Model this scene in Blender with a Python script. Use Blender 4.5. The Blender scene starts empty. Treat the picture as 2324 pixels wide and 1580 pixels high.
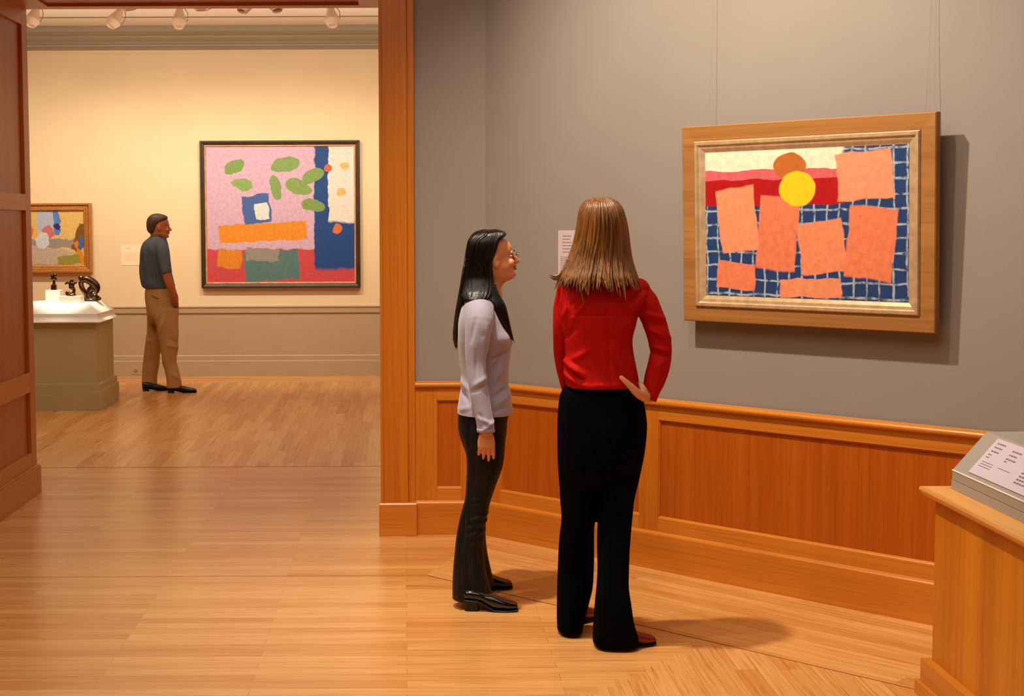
import bpy, bmesh, math, random
from mathutils import Vector, Matrix, noise
R = random.Random(7)
scn = bpy.context.scene
COL = scn.collection
pi = math.pi

# ------------------------------------------------------------------ camera model
F, CX, CY, H, YH, ROLL = 3500., 920., 790., 1.65, 510., -.0043
PITCH = math.atan((CY - YH) / F)
RC = (Matrix.Rotation(pi / 2 - PITCH, 3, 'X') @ Matrix.Rotation(ROLL, 3, 'Z'))
def ray(x, y): return RC @ Vector(((x - CX) / F, -(y - CY) / F, -1.))
def fl(x, y, z=0.):
    d = ray(x, y); return d * ((z - H) / d.z) + Vector((0, 0, H))
def at(x, y, Y):
    d = ray(x, y); return d * (Y / d.y) + Vector((0, 0, H))
cam = bpy.data.cameras.new('camera'); co = bpy.data.objects.new('camera', cam); COL.objects.link(co)
co.matrix_world = Matrix.Translation((0, 0, H)) @ RC.to_4x4()
cam.sensor_width = 36; cam.lens = F / 2324 * 36
cam.shift_x = (1162 - CX) / 2324; cam.shift_y = 0
cam.clip_start = .05; cam.clip_end = 100
scn.camera = co

# ------------------------------------------------------------------ materials
def lin(c):
    return tuple(((v / 255 / 12.92) if v / 255 <= .04045 else ((v / 255 + .055) / 1.055) ** 2.4) for v in c) + (1,)
def newmat(name):
    m = bpy.data.materials.new(name); m.use_nodes = True
    nt = m.node_tree; b = nt.nodes['Principled BSDF']
    return m, nt, b
def N(nt, t, **kw):
    n = nt.nodes.new(t)
    for k, v in kw.items():
        if k.startswith('i_'):
            key = k[2:].replace('_', ' ')
            n.inputs[int(key) if key.isdigit() else key].default_value = v
        else: setattr(n, k, v)
    return n
def mix(nt, fac, a, b, mode='MIX'):
    n = nt.nodes.new('ShaderNodeMix'); n.data_type = 'RGBA'; n.blend_type = mode
    for i, v in ((0, fac), (6, a), (7, b)):
        if hasattr(v, 'type') and hasattr(v, 'node'): nt.links.new(v, n.inputs[i])
        else: n.inputs[i].default_value = v
    return n.outputs[2]
def ramp(nt, src, lo, hi):
    n = nt.nodes.new('ShaderNodeMapRange'); n.inputs[1].default_value = lo; n.inputs[2].default_value = hi
    nt.links.new(src, n.inputs[0]); return n.outputs[0]
def coords(nt, scale=(1, 1, 1), rot=0., loc=(0, 0, 0)):
    t = nt.nodes.new('ShaderNodeTexCoord'); mp = nt.nodes.new('ShaderNodeMapping')
    mp.inputs['Scale'].default_value = scale; mp.inputs['Rotation'].default_value = (0, 0, rot); mp.inputs['Location'].default_value = loc
    nt.links.new(t.outputs['Object'], mp.inputs[0]); return mp.outputs[0]
def tex(nt, vec, scale, detail=3, rough=.5, dist=0):
    n = nt.nodes.new('ShaderNodeTexNoise'); n.inputs['Scale'].default_value = scale
    n.inputs['Detail'].default_value = detail; n.inputs['Roughness'].default_value = rough; n.inputs['Distortion'].default_value = dist
    nt.links.new(vec, n.inputs['Vector']); return n.outputs['Fac']
def bump(nt, b, src, strength, dist=.002):
    n = nt.nodes.new('ShaderNodeBump'); n.inputs['Strength'].default_value = strength; n.inputs['Distance'].default_value = dist
    nt.links.new(src, n.inputs['Height']); nt.links.new(n.outputs[0], b.inputs['Normal'])
def mat(name, c, rough=.5, var=.08, vs=20, bs=0., metal=0., spec=.5, bscale=60, coat=0, sheen=0):
    m, nt, b = newmat(name); base = lin(c)
    v = coords(nt); f = ramp(nt, tex(nt, v, vs), .3, .7)
    lo = tuple(x * (1 - var) for x in base[:3]) + (1,); hi = tuple(min(1, x * (1 + var)) for x in base[:3]) + (1,)
    nt.links.new(mix(nt, f, lo, hi), b.inputs['Base Color'])
    b.inputs['Roughness'].default_value = rough; b.inputs['Metallic'].default_value = metal
    b.inputs['Specular IOR Level'].default_value = spec
    b.inputs['Coat Weight'].default_value = coat
    if sheen: b.inputs['Sheen Weight'].default_value = sheen
    if bs: bump(nt, b, tex(nt, v, bscale, 2), bs)
    return m
def wood(name, c1, c2, axis='z', rough=.35, scale=1., fleck=.35, bands=0):
    m, nt, b = newmat(name)
    s = {'z': (90, 90, 1.6), 'x': (1.6, 90, 90), 'y': (90, 1.6, 90)}[axis]
    v = coords(nt, tuple(q * scale for q in s))
    g = tex(nt, v, 1., 4, .6, .3)
    v2 = coords(nt, tuple(q * scale * .12 for q in s))
    g2 = tex(nt, v2, 1., 2)
    base = mix(nt, ramp(nt, g2, .3, .7), lin(c1), lin(c2))
    dk = tuple(x * .78 for x in lin(c1)[:3]) + (1,)
    col = mix(nt, ramp(nt, g, .5, .8), base, dk)
    lt = tuple(min(1, x * 1.12) for x in lin(c2)[:3]) + (1,)
    m2 = nt.nodes.new('ShaderNodeMath'); m2.operation = 'MULTIPLY'; m2.inputs[1].default_value = fleck
    nt.links.new(ramp(nt, g, .5, .25), m2.inputs[0])
    col = mix(nt, m2.outputs[0], col, lt)
    nt.links.new(col, b.inputs['Base Color']); b.inputs['Roughness'].default_value = rough
    bump(nt, b, g, .08, .001)
    return m
def planks(name, rot, c1, c2, off=(0, 0, 0)):
    m, nt, b = newmat(name)
    v = coords(nt, rot=rot, loc=off)
    br = N(nt, 'ShaderNodeTexBrick'); br.offset = .5; br.squash = 1
    br.inputs['Scale'].default_value = 1; br.inputs['Brick Width'].default_value = 1.12; br.inputs['Row Height'].default_value = .083
    br.inputs['Mortar Size'].default_value = .0009; br.inputs['Mortar Smooth'].default_value = .3; br.inputs['Bias'].default_value = .1
    br.inputs['Color1'].default_value = lin(c1); br.inputs['Color2'].default_value = lin(c2)
    br.inputs['Mortar'].default_value = lin((160, 96, 44))
    nt.links.new(v, br.inputs['Vector'])
    wn = N(nt, 'ShaderNodeVectorMath', operation='SCALE'); wn.inputs[3].default_value = 9.
    nt.links.new(br.outputs['Color'], wn.inputs[0])
    ad = N(nt, 'ShaderNodeVectorMath', operation='ADD'); sc = N(nt, 'ShaderNodeVectorMath', operation='MULTIPLY')
    sc.inputs[1].default_value = (2.6, 80, 1); nt.links.new(v, sc.inputs[0]); nt.links.new(sc.outputs[0], ad.inputs[0]); nt.links.new(wn.outputs[0], ad.inputs[1])
    g = tex(nt, ad.outputs[0], 1., 5, .62, .6)
    dk = mix(nt, 1., br.outputs['Color'], (.70, .54, .38, 1), 'MULTIPLY')
    lt = mix(nt, .4, br.outputs['Color'], lin((240, 186, 128)))
    c = mix(nt, ramp(nt, g, .50, .72), br.outputs['Color'], dk)
    c = mix(nt, ramp(nt, g, .47, .28), c, lt)
    nt.links.new(c, b.inputs['Base Color'])
    b.inputs['Roughness'].default_value = .27; b.inputs['Specular IOR Level'].default_value = .45
    bump(nt, b, g, .04, .0006)
    return m

WOODZ = wood('cherry_veneer_upright', (188, 102, 18), (202, 118, 26), 'z')
WOODX = wood('cherry_veneer_level', (196, 112, 28), (210, 128, 38), 'x')
WOODY = wood('cherry_veneer_deep', (196, 114, 30), (208, 130, 40), 'y')
PANEL = wood('reddish_panel_veneer', (172, 80, 10), (186, 94, 14), 'z', scale=1.3)
FL1 = planks('oak_strip_floor', 0, (200, 132, 66), (224, 164, 98))
FL2 = planks('oak_strip_floor_lengthwise', pi / 2, (200, 132, 66), (224, 164, 98), (0, .03, 0))
FL3 = planks('oak_strip_floor_angled', math.radians(47.3), (204, 136, 68), (226, 166, 100))
SEAM = mat('dark_floor_seam', (124, 62, 26), .5)
GREY = mat('warm_grey_wall_paint', (147, 135, 128), .8, .02, 3, .05, bscale=300)
CREAM = mat('cream_wall_paint', (232, 206, 165), .8, .02, 3, .05, bscale=300)
TAUPE = mat('taupe_trim_paint', (182, 156, 126), .42, .02, 4)
TAUPE2 = mat('taupe_cornice_paint', (150, 134, 108), .3, .02, 4)
WHITE = mat('white_ceiling_paint', (226, 208, 188), .8, .02, 3)
OLIVE = mat('olive_pedestal_paint', (182, 164, 118), .55, .03, 5)
CAPW = mat('white_cap_paint', (240, 232, 220), .5, .01, 5)
BRONZE = mat('dark_bronze', (84, 62, 44), .24, .3, 12, .2, metal=.9, bscale=30)
LAMPW = mat('white_lamp_enamel', (226, 196, 166), .5, .02, 5)

# ------------------------------------------------------------------ mesh builder
def srf(t, n):
    c, s = math.cos(t), math.sin(t)
    return math.copysign(abs(c) ** (2 / n), c), math.copysign(abs(s) ** (2 / n), s)
class MB:
    def __init__(self): self.v = []; self.f = []; self.mi = []; self.cur = 0
    def add(self, vs, fs):
        o = len(self.v); self.v += [Vector(p) for p in vs]
        for f in fs: self.f.append([i + o for i in f]); self.mi.append(self.cur)
        return self
    def box(self, x0, x1, y0, y1, z0, z1):
        x0, x1 = sorted((x0, x1)); y0, y1 = sorted((y0, y1)); z0, z1 = sorted((z0, z1))
        return self.add([(x0, y0, z0), (x1, y0, z0), (x1, y1, z0), (x0, y1, z0), (x0, y0, z1), (x1, y0, z1), (x1, y1, z1), (x0, y1, z1)],
                        [(0, 3, 2, 1), (4, 5, 6, 7), (0, 1, 5, 4), (1, 2, 6, 5), (2, 3, 7, 6), (3, 0, 4, 7)])
    def loft(self, rings, cap=True):
        n = len(rings[0]); vs = [p for r in rings for p in r]; fs = []
        for k in range(len(rings) - 1):
            for i in range(n):
                j = (i + 1) % n; fs.append((k * n + i, k * n + j, (k + 1) * n + j, (k + 1) * n + i))
        if cap:
            vs += [sum((Vector(p) for p in rings[0]), Vector()) / n, sum((Vector(p) for p in rings[-1]), Vector()) / n]
            a, b = len(vs) - 2, len(vs) - 1; L = (len(rings) - 1) * n
            for i in range(n):
                j = (i + 1) % n; fs.append((a, j, i)); fs.append((b, L + i, L + j))
        return self.add(vs, fs)
    def extrude_x(self, prof, x0, x1):      # prof: closed (y,z) outline
        n = len(prof)
        vs = [(x0, y, z) for y, z in prof] + [(x1, y, z) for y, z in prof]
        fs = [(i, (i + 1) % n, n + (i + 1) % n, n + i) for i in range(n)] + [tuple(range(n))[::-1], tuple(range(n, 2 * n))]
        return self.add(vs, fs)
    def prism(self, pts, z0, z1):
        n = len(pts); vs = [(x, y, z0) for x, y in pts] + [(x, y, z1) for x, y in pts]
        fs = [(i, (i + 1) % n, n + (i + 1) % n, n + i) for i in range(n)] + [tuple(range(n))[::-1], tuple(range(n, 2 * n))]
        return self.add(vs, fs)
    def ell(self, c, r, M=None, n=16, m=10, e=2.):
        c = Vector(c); M = M or Matrix.Identity(3); rings = []
        for k in range(m + 1):
            a = -pi / 2 + pi * (k + .001 * (k == 0) - .001 * (k == m)) / m
            cz, sz = srf(a, e); rings.append([c + M @ Vector((r[0] * cz * srf(t, e)[0], r[1] * cz * srf(t, e)[1], r[2] * sz)) for t in (2 * pi * i / n for i in range(n))])
        return self.loft(rings)
    def tube(self, pts, rad, n=12, flat=1., up=None, sub=4, e=2.):
        pts = [Vector(p) for p in pts]; P, Q = [], []
        if isinstance(rad, (int, float)): rad = [rad] * len(pts)
        def cr(a, b, c, d, t): return .5 * ((2 * b) + (c - a) * t + (2 * a - 5 * b + 4 * c - d) * t * t + (3 * b - a - 3 * c + d) * t ** 3)
        for i in range(len(pts) - 1):
            a = pts[max(0, i - 1)]; b = pts[i]; c = pts[i + 1]; d = pts[min(len(pts) - 1, i + 2)]
            ra, rb, rc, rd = rad[max(0, i - 1)], rad[i], rad[i + 1], rad[min(len(pts) - 1, i + 2)]
            for k in range(sub): P.append(cr(a, b, c, d, k / sub)); Q.append(max(1e-4, cr(ra, rb, rc, rd, k / sub)))
        P.append(pts[-1]); Q.append(rad[-1])
        T = [(P[min(i + 1, len(P) - 1)] - P[max(i - 1, 0)]).normalized() for i in range(len(P))]
        u = (Vector(up) if up else Vector((0, 1, 0))); u = (u - T[0] * u.dot(T[0]))
        if u.length < .1: u = Vector((1, 0, 0)); u = u - T[0] * u.dot(T[0])
        u.normalize(); rings = []
        for i in range(len(P)):
            u = (u - T[i] * u.dot(T[i])).normalized(); w = T[i].cross(u)
            rings.append([P[i] + u * (Q[i] * flat * srf(t, e)[0]) + w * (Q[i] * srf(t, e)[1]) for t in (2 * pi * k / n for k in range(n))])
        return self.loft(rings)
    def build(self, name, m, parent=None, M=None, bevel=0., smooth=False, sub=0, data=None):
        me = bpy.data.meshes.new(name)
        inv = wm(parent).inverted() if (parent and M is None) else None
        vs = [inv @ p for p in self.v] if inv else self.v
        me.from_pydata([tuple(p) for p in vs], [], self.f)
        ms = m if isinstance(m, (list, tuple)) else [m]
        for q in ms: me.materials.append(q)
        for i, p in enumerate(me.polygons): p.material_index = self.mi[i]; p.use_smooth = smooth
        bm = bmesh.new(); bm.from_mesh(me); bmesh.ops.recalc_face_normals(bm, faces=bm.faces); bm.to_mesh(me); bm.free()
        o = bpy.data.objects.new(name, me); COL.objects.link(o)
        if parent: o.parent = parent
        if M is not None: o.matrix_basis = M
        if bevel:
            b = o.modifiers.new('bevel', 'BEVEL'); b.width = bevel; b.segments = 2; b.limit_method = 'ANGLE'; b.angle_limit = .6
        if sub: s = o.modifiers.new('sub', 'SUBSURF'); s.levels = sub; s.render_levels = sub
        return o
def wm(o):
    M = o.matrix_basis.copy()
    while o.parent: o = o.parent; M = o.matrix_basis @ M
    return M
def empty(name, loc, rotz=0.):
    o = bpy.data.objects.new(name, None); COL.objects.link(o)
    o.matrix_basis = Matrix.Translation(loc) @ Matrix.Rotation(rotz, 4, 'Z'); o.empty_display_size = .1; return o
def tag(o, label=None, cat=None, group=None, kind=None):
    for k, v in (('label', label), ('category', cat), ('group', group), ('kind', kind)):
        if v: o[k] = v
    return o
def S(o): o['kind'] = 'structure'; return o

# ------------------------------------------------------------------ room layout
WA = Vector((.429, 8.138, 0)); WD = math.radians(-47.3); WDIR = Vector((math.cos(WD), math.sin(WD), 0))
WM = Matrix.Translation(WA) @ Matrix.Rotation(WD, 4, 'Z')      # angled wall frame: x along wall, +y behind, z up
YP, YQ, YF, CE = 8.14, 9.515, 16.9, 3.79
LE = WM @ Vector((5.4, 0, 0))

b = MB()
b.prism([(-5.2, -3.2), (LE.x + .1, -3.2), (LE.x + .1, LE.y), (.6, 8.3), (.6, 9.3), (3.3, 9.3), (3.3, 17.1), (-7.2, 17.1), (-7.2, 9.3), (-5.2, 9.3)], -.1, 0)
def sheet(pts, mi, z=.0006):
    b.cur = mi; b.add([(x, y, z) for x, y in pts], [tuple(range(len(pts)))])
sheet([(-7, 10.47), (3.1, 10.47), (3.1, 16.2), (-7, 16.2)], 1)
sheet([(.429, 8.138), (.095, 7.168), (1.803, 5.346), (4.6, 2.36), (LE.x, LE.y)], 2)
st = .083
y = 5.9 // st * st
pts = [(1.27, 5.915)]
while y > 4.2:
    x = 1.175 - (5.91 - y) * (.442 / .528)
    pts += [(x, y + st), (x, y)]
    y -= st
pts += [(x, 1.0), (5.0, 1.0), (4.6, 2.36), (1.803, 5.346)]
sheet(pts, 1, .0005)
sheet([(-5, 7.148), (.095, 7.166), (.097, 7.1695), (-5, 7.1515)], 3, .0012)
sheet([(.095, 7.165), (1.803, 5.343), (4.6, 2.357), (4.603, 2.360), (1.8065, 5.3465), (.097, 7.1695)], 3, .0012)
sheet([(-7, 10.468), (3.1, 10.468), (3.1, 10.4725), (-7, 10.4725)], 3, .0010)
b.cur = 0
S(b.build('floor', [FL1, FL2, FL3, SEAM]))

b = MB(); b.box(-5.2, LE.x + .2, -3.2, 9.0, 4.3, 4.4)
S(b.build('ceiling', WHITE))
b = MB(); b.box(-7.2, 3.3, YQ - .1, 17.1, CE, CE + .1)
S(b.build('ceiling', WHITE))
# shell of the near room
S(MB().box(-5.1, -5.0, -3.1, 8.1, 0, 4.3).build('wall_left', GREY))
S(MB().box(-5.1, LE.x + .1, -3.1, -3.0, 0, 4.3).build('wall_rear', GREY))
S(MB().box(LE.x, LE.x + .1, -3.1, LE.y, 0, 4.3).build('wall_side', GREY))
b = MB()
b.box(-5.1, -2.335, YP + .02, YQ - .02, 0, 4.3); b.box(-.11, .45, YP + .02, YQ - .02, 0, 4.3); b.box(-2.335, -.11, YP + .02, YQ - .02, 2.99, 4.3)
b.prism([(.429, YP + .02), (.9, 7.7), (.9, YQ - .02), (.429, YQ - .02)], 0, .0001)
S(b.build('wall_front', GREY))
S(MB().box(-.03, 5.4, 0.012, .12, 0, 4.3).build('wall_right', GREY, M=WM))
# shell of the far room
b = MB(); b.box(-7.1, 3.2, YF, YF + .1, .0, CE)
S(b.build('wall_back', CREAM))
S(MB().box(-7.1, -7.0, YQ, YF, 0, CE).build('wall_far_left', CREAM))
S(MB().box(3.1, 3.2, YQ, YF, 0, CE).build('wall_far_right', CREAM))
b = MB(); b.box(-7.1, -5.1, YQ - .1, YQ, 0, CE); b.box(.429, 3.2, YQ - .1, YQ, 0, CE)
S(b.build('wall_near_side', CREAM))

# far wall trim (running along x)
def P(prof, x0=-7.0, x1=3.1): return MB().extrude_x([(YF - d, z) for d, z in prof], x0, x1)
S(P([(0, 3.545), (.012, 3.548), (.02, 3.57), (.03, 3.585), (.034, 3.6), (.05, 3.608), (.052, 3.632), (.075, 3.65), (.085, 3.672), (.088, 3.69), (.11, 3.7), (.135, 3.73), (.148, 3.765), (.152, 3.79), (0, 3.79)]).build('trim_1', TAUPE2))
S(P([(0, 3.5), (.006, 3.502), (.006, 3.51), (0, 3.512)]).build('trim_2', CREAM))
S(P([(0, 0), (.022, 0), (.022, .76), (0, .76)]).build('trim_3', TAUPE))
S(P([(0, .683), (.03, .690), (.038, .695), (.04, .75), (.05, .757), (.05, .763), (.03, .772), (0, .772)]).build('trim_4', TAUPE))
S(P([(0, 0), (.048, 0), (.048, .165), (.042, .172), (.034, .172), (.034, .222), (.028, .23), (0, .23)]).build('baseboard_back', TAUPE))
S(MB().box(-7, 3.1, 16.06, 16.095, CE - .006, CE).build('trim_5', mat('grey_slot', (120, 104, 86), .6)))

# ------------------------------------------------------------------ cased opening
d = empty('door_1', (-1.2, YP, 0)); S(d)
b = MB(); b.box(-.133, .012, 8.105, 8.16, 0.16, 4.3)
b.box(.012, .050, 8.125, 8.16, .16, 4.3); b.box(-.133, -.118, 8.098, 8.105, .16, 4.3)
b.build('casing', WOODZ, d, bevel=.003)
b = MB(); b.box(-.143, .057, 8.088, 8.16, 0, .167)
b.extrude_x([(8.088, .167), (8.095, .177), (8.105, .177), (8.16, .177), (8.16, .167)], -.143, .057)
b.build('plinth_block', WOODX, d, bevel=.002)
b = MB(); b.box(-2.42, -2.27, 8.105, 8.16, 0, 4.3)
b.build('casing', WOODZ, d, bevel=.003)
b = MB(); b.box(-2.30, -.11, 8.11, 8.16, 3.08, 4.3)
b.build('header_board', WOODX, d, bevel=.003)
# left jamb: stiles, rails, recessed panels (face plane x=-2.29)
XJ = -2.297
zr = [(0.16, .262), (.636, .757), (1.745, 1.845), (2.86, 2.97)]
b = MB()
b.box(XJ - .02, XJ, 8.16, 8.30, 0, 2.97); b.box(XJ - .02, XJ, 9.385, YQ, 0, 2.97)
b.build('jamb_stile', WOODZ, d, bevel=.002)
b = MB()
for z0, z1 in zr: b.box(XJ - .02, XJ, 8.30, 9.385, z0, z1)
b.build('jamb_rail', WOODY, d, bevel=.002)
b = MB(); b.box(XJ - .03, XJ - .018, 8.28, 9.40, .2, 2.9); b.build('jamb_panel', PANEL, d)
b = MB(); b.box(XJ - .03, -2.272, 8.10, YQ + .003, 0, .168); b.box(XJ - .03, -2.28, 8.10, YQ, .168, .176); b.build('jamb_base', WOODY, d, bevel=.002)
# right jamb
b = MB(); b.box(-.12, -.10, 8.16, YQ, 0, 2.97); b.build('jamb_board', WOODZ, d)
# soffit frame with recessed panel
b = MB(); b.box(-2.30, -.11, 8.16, 8.42, 2.965, 2.985); b.box(-2.30, -.11, 9.40, YQ, 2.965, 2.985); b.box(-2.30, -2.14, 8.42, 9.40, 2.965, 2.985); b.box(-.27, -.11, 8.42, 9.40, 2.965, 2.985)
b.build('soffit_frame', WOODX, d, bevel=.002)
b = MB(); b.box(-2.15, -.26, 8.41, 9.41, 2.981, 2.987); b.build('soffit_panel', PANEL, d)

# ------------------------------------------------------------------ wainscot
def railprof(d0):   # (y,z) rounded cap, front at -d0
    pr = [(0, .782), (-.012, .783), (-.016, .79)]
    for k in range(9):
        a = -pi / 2 + pi * k / 8; pr.append((-.026 - d0 - .012 * math.cos(a) * 1.3, .803 + .014 * math.sin(a)))
    return pr + [(-.012, .82), (0, .822)]
def wain(M, x0, x1, panels, tname, bname, tall=.176):
    # local frame: wall face y=0, toward the room is -y
    r = empty(tname, (0, 0, 0)); r.matrix_basis = M; S(r)
    MBl = MB(); MBl.box(x0, x1, -.006, .012, .02, .80); o = MBl.build('recessed_panel', PANEL, None); o.parent = r
    st = MB(); rl = MB(); e = x0
    for a, c in panels:
        st.box(e, a, -.02, 0, .16, .79); rl.box(a, c, -.02, 0, .16, .246); rl.box(a, c, -.02, 0, .72, .79)
        e = c
    st.box(e, x1, -.02, 0, .16, .79)
    o = st.build('stile', WOODZ, None, bevel=.0015); o.parent = r
    o = rl.build('rail', WOODX, None, bevel=.0015); o.parent = r
    # thin bead around panels
    bd = MB()
    for a, c in panels:
        bd.extrude_x([(0, .246), (-.0195, .246), (-.019, .249), (-.015, .253), (-.0062, .258), (0, .258)], a, c); bd.box(a, c, -.014, 0, .714, .72); bd.box(a, a + .005, -.014, 0, .252, .714); bd.box(c - .005, c, -.014, 0, .252, .714)
    o = bd.build('panel_bead', WOODX, None); o.parent = r
    o = MB().extrude_x(railprof(0), x0, x1).build('cap_rail', WOODX, None, smooth=False, bevel=0); o.parent = r
    bb = MB().extrude_x([(0, 0), (-.036, 0), (-.036, .168), (-.035, .172), (-.031, .177), (-.02, .184), (0, .184)], x0, x1).build(bname, WOODX, M=M); S(bb)
wain(Matrix.Translation((0, YP + .012, 0)), .05, .429 + .006, [(.165, .297)], 'trim_6', 'baseboard_front')
wain(WM, -.004, 5.4, [(.12, 1.045), (1.16, 2.80), (2.915, 3.9)], 'trim_7', 'baseboard_right')

# ------------------------------------------------------------------ pictures
def paint(name, base, patches, warp=.03, rough=.55, strokes=None, grid=None):
    m, nt, b = newmat(name); v = coords(nt)
    wn = nt.nodes.new('ShaderNodeTexNoise'); wn.inputs['Scale'].default_value = 9; nt.links.new(v, wn.inputs['Vector'])
    sub = N(nt, 'ShaderNodeVectorMath', operation='SUBTRACT'); sub.inputs[1].default_value = (.5, .5, .5); nt.links.new(wn.outputs['Color'], sub.inputs[0])
    sc = N(nt, 'ShaderNodeVectorMath', operation='SCALE'); sc.inputs[3].default_value = warp * 2; nt.links.new(sub.outputs[0], sc.inputs[0])
    ad = N(nt, 'ShaderNodeVectorMath', operation='ADD'); nt.links.new(v, ad.inputs[0]); nt.links.new(sc.outputs[0], ad.inputs[1])
    br = tex(nt, v, 34, 5, .7, .3); bf = ramp(nt, br, .35, .65)
    def col(c): return mix(nt, bf, tuple(x * .86 for x in lin(c)[:3]) + (1,), tuple(min(1, x * 1.1) for x in lin(c)[:3]) + (1,))
    cur = col(base)
    for p in patches:
        kind, cx, cz, rx, rz, rot, c = p[:7]
        if kind == 'grid':      # pale brush lines every rz metres inside the centred box
            sp = nt.nodes.new('ShaderNodeSeparateXYZ'); nt.links.new(ad.outputs[0], sp.inputs[0]); outs = []
            for ax, per in ((0, rx), (2, rz)):
                q = N(nt, 'ShaderNodeMath', operation='PINGPONG'); q.inputs[1].default_value = per / 2; nt.links.new(sp.outputs[ax], q.inputs[0])
                outs.append(ramp(nt, q.outputs[0], .006, .003))
            mx = N(nt, 'ShaderNodeMath', operation='MAXIMUM'); nt.links.new(outs[0], mx.inputs[0]); nt.links.new(outs[1], mx.inputs[1])
            ms = N(nt, 'ShaderNodeMath', operation='MULTIPLY'); nt.links.new(mx.outputs[0], ms.inputs[0]); nt.links.new(ramp(nt, br, .35, .55), ms.inputs[1])
            cur = mix(nt, ms.outputs[0], cur, lin(c)); continue
        mp = nt.nodes.new('ShaderNodeMapping'); mp.vector_type = 'TEXTURE'
        mp.inputs['Location'].default_value = (cx, 0, cz); mp.inputs['Rotation'].default_value = (0, math.radians(-rot), 0); mp.inputs['Scale'].default_value = (rx, 1e3, rz)
        nt.links.new(ad.outputs[0], mp.inputs[0])
        if kind == 'e':
            ln = N(nt, 'ShaderNodeVectorMath', operation='LENGTH'); nt.links.new(mp.outputs[0], ln.inputs[0]); dist = ln.outputs['Value']
        else:
            ab = N(nt, 'ShaderNodeVectorMath', operation='ABSOLUTE'); nt.links.new(mp.outputs[0], ab.inputs[0])
            sp = nt.nodes.new('ShaderNodeSeparateXYZ'); nt.links.new(ab.outputs[0], sp.inputs[0])
            mx = N(nt, 'ShaderNodeMath', operation='MAXIMUM'); nt.links.new(sp.outputs[0], mx.inputs[0]); nt.links.new(sp.outputs[2], mx.inputs[1]); dist = mx.outputs[0]
        cur = mix(nt, ramp(nt, dist, 1.03, .97), cur, col(c))
    nt.links.new(cur, b.inputs['Base Color']); b.inputs['Roughness'].default_value = rough
    b.inputs['Specular IOR Level'].default_value = .25; bump(nt, b, br, .05, .001)
    return m
def frame(mb, W, Hh, prof):      # prof: (inset, forward) outline, closed
    n = len(prof); vs = []
    for d, h in prof:
        for sx, sz in ((-1, -1), (1, -1), (1, 1), (-1, 1)): vs.append((sx * (W / 2 - d), -h, sz * (Hh / 2 - d)))
    fs = []
    for i in range(n):
        j = (i + 1) % n
        for k in range(4): fs.append((i * 4 + k, i * 4 + (k + 1) % 4, j * 4 + (k + 1) % 4, j * 4 + k))
    return mb.add(vs, fs)
def picture(M, W, Hh, outer, inner, inset, om, im, cm, label, group=None, back=-.03):
    r = empty('framed_painting', (0, 0, 0)); r.matrix_basis = M; tag(r, label, 'painting')
    o = frame(MB(), W, Hh, outer).build('outer_frame', om, None); o.parent = r
    if inner: o = frame(MB(), W, Hh, inner).build('inner_frame', im, None); o.parent = r
    o = MB().box(-W / 2 + inset, W / 2 - inset, -.004, .018, -Hh / 2 + inset, Hh / 2 - inset).build('canvas', cm, None); o.parent = r
    return r
FRAME1 = wood('honey_brown_frame_wood', (150, 98, 44), (178, 122, 62), 'x', rough=.5, scale=.5)
SILV = mat('worn_silver_gilt', (206, 172, 132), .38, .15, 30, .1, metal=.35)
P1 = paint('abstract_coral_and_navy', (36, 62, 112), [
    ('grid', 0, 0, .062, .062, 0, (170, 178, 188)),
    ('r', -.16, .285, .36, .06, 0, (236, 226, 200)), ('r', -.16, .205, .36, .03, 0, (214, 96, 104)), ('r', -.16, .14, .36, .055, 0, (176, 18, 22)),
    ('r', -.33, .02, .10, .14, 8, (236, 146, 108)), ('r', -.12, -.04, .10, .16, -5, (228, 124, 88)), ('r', .10, -.10, .11, .11, 7, (236, 138, 98)), ('r', .33, -.08, .11, .15, -6, (230, 126, 88)), ('r', .30, .20, .13, .10, 4, (238, 148, 112)),
    ('r', -.34, -.23, .10, .06, -4, (230, 128, 90)), ('r', .04, -.275, .15, .04, 2, (236, 142, 104)),
    ('e', -.06, .25, .085, .055, 0, (186, 104, 42)), ('e', -.02, .15, .09, .075, 0, (234, 200, 30))], warp=.015)
SMALLM = Matrix.Rotation(.034, 4, 'X')
pc = picture(WM @ Matrix.Translation((1.9635, -.073, 1.646)) @ SMALLM, 1.247, .885,
    [(0, -.02), (0, .010), (.004, .014), (.066, .010), (.070, .004), (.072, -.02)],
    [(.068, -.02), (.068, .012), (.074, .020), (.086, .020), (.092, .013), (.104, .011), (.118, .004), (.124, .002), (.128, -.006), (.128, -.02)], .122,
    FRAME1, SILV, P1, 'large coral, navy and red painting in a wide honey-brown frame on the grey wall')
WIREG = mat('thin_grey_wire', (158, 144, 134), .5)
for sx in (-.52, .545):
    o = MB().tube([(sx, .028, .40), (sx, .028, .43), (sx, .06, 1.0), (sx, .065, 2.4)], .0008, n=6).build('hanging_wire', WIREG, None); o.parent = pc; o.matrix_basis = SMALLM.inverted()

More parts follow.
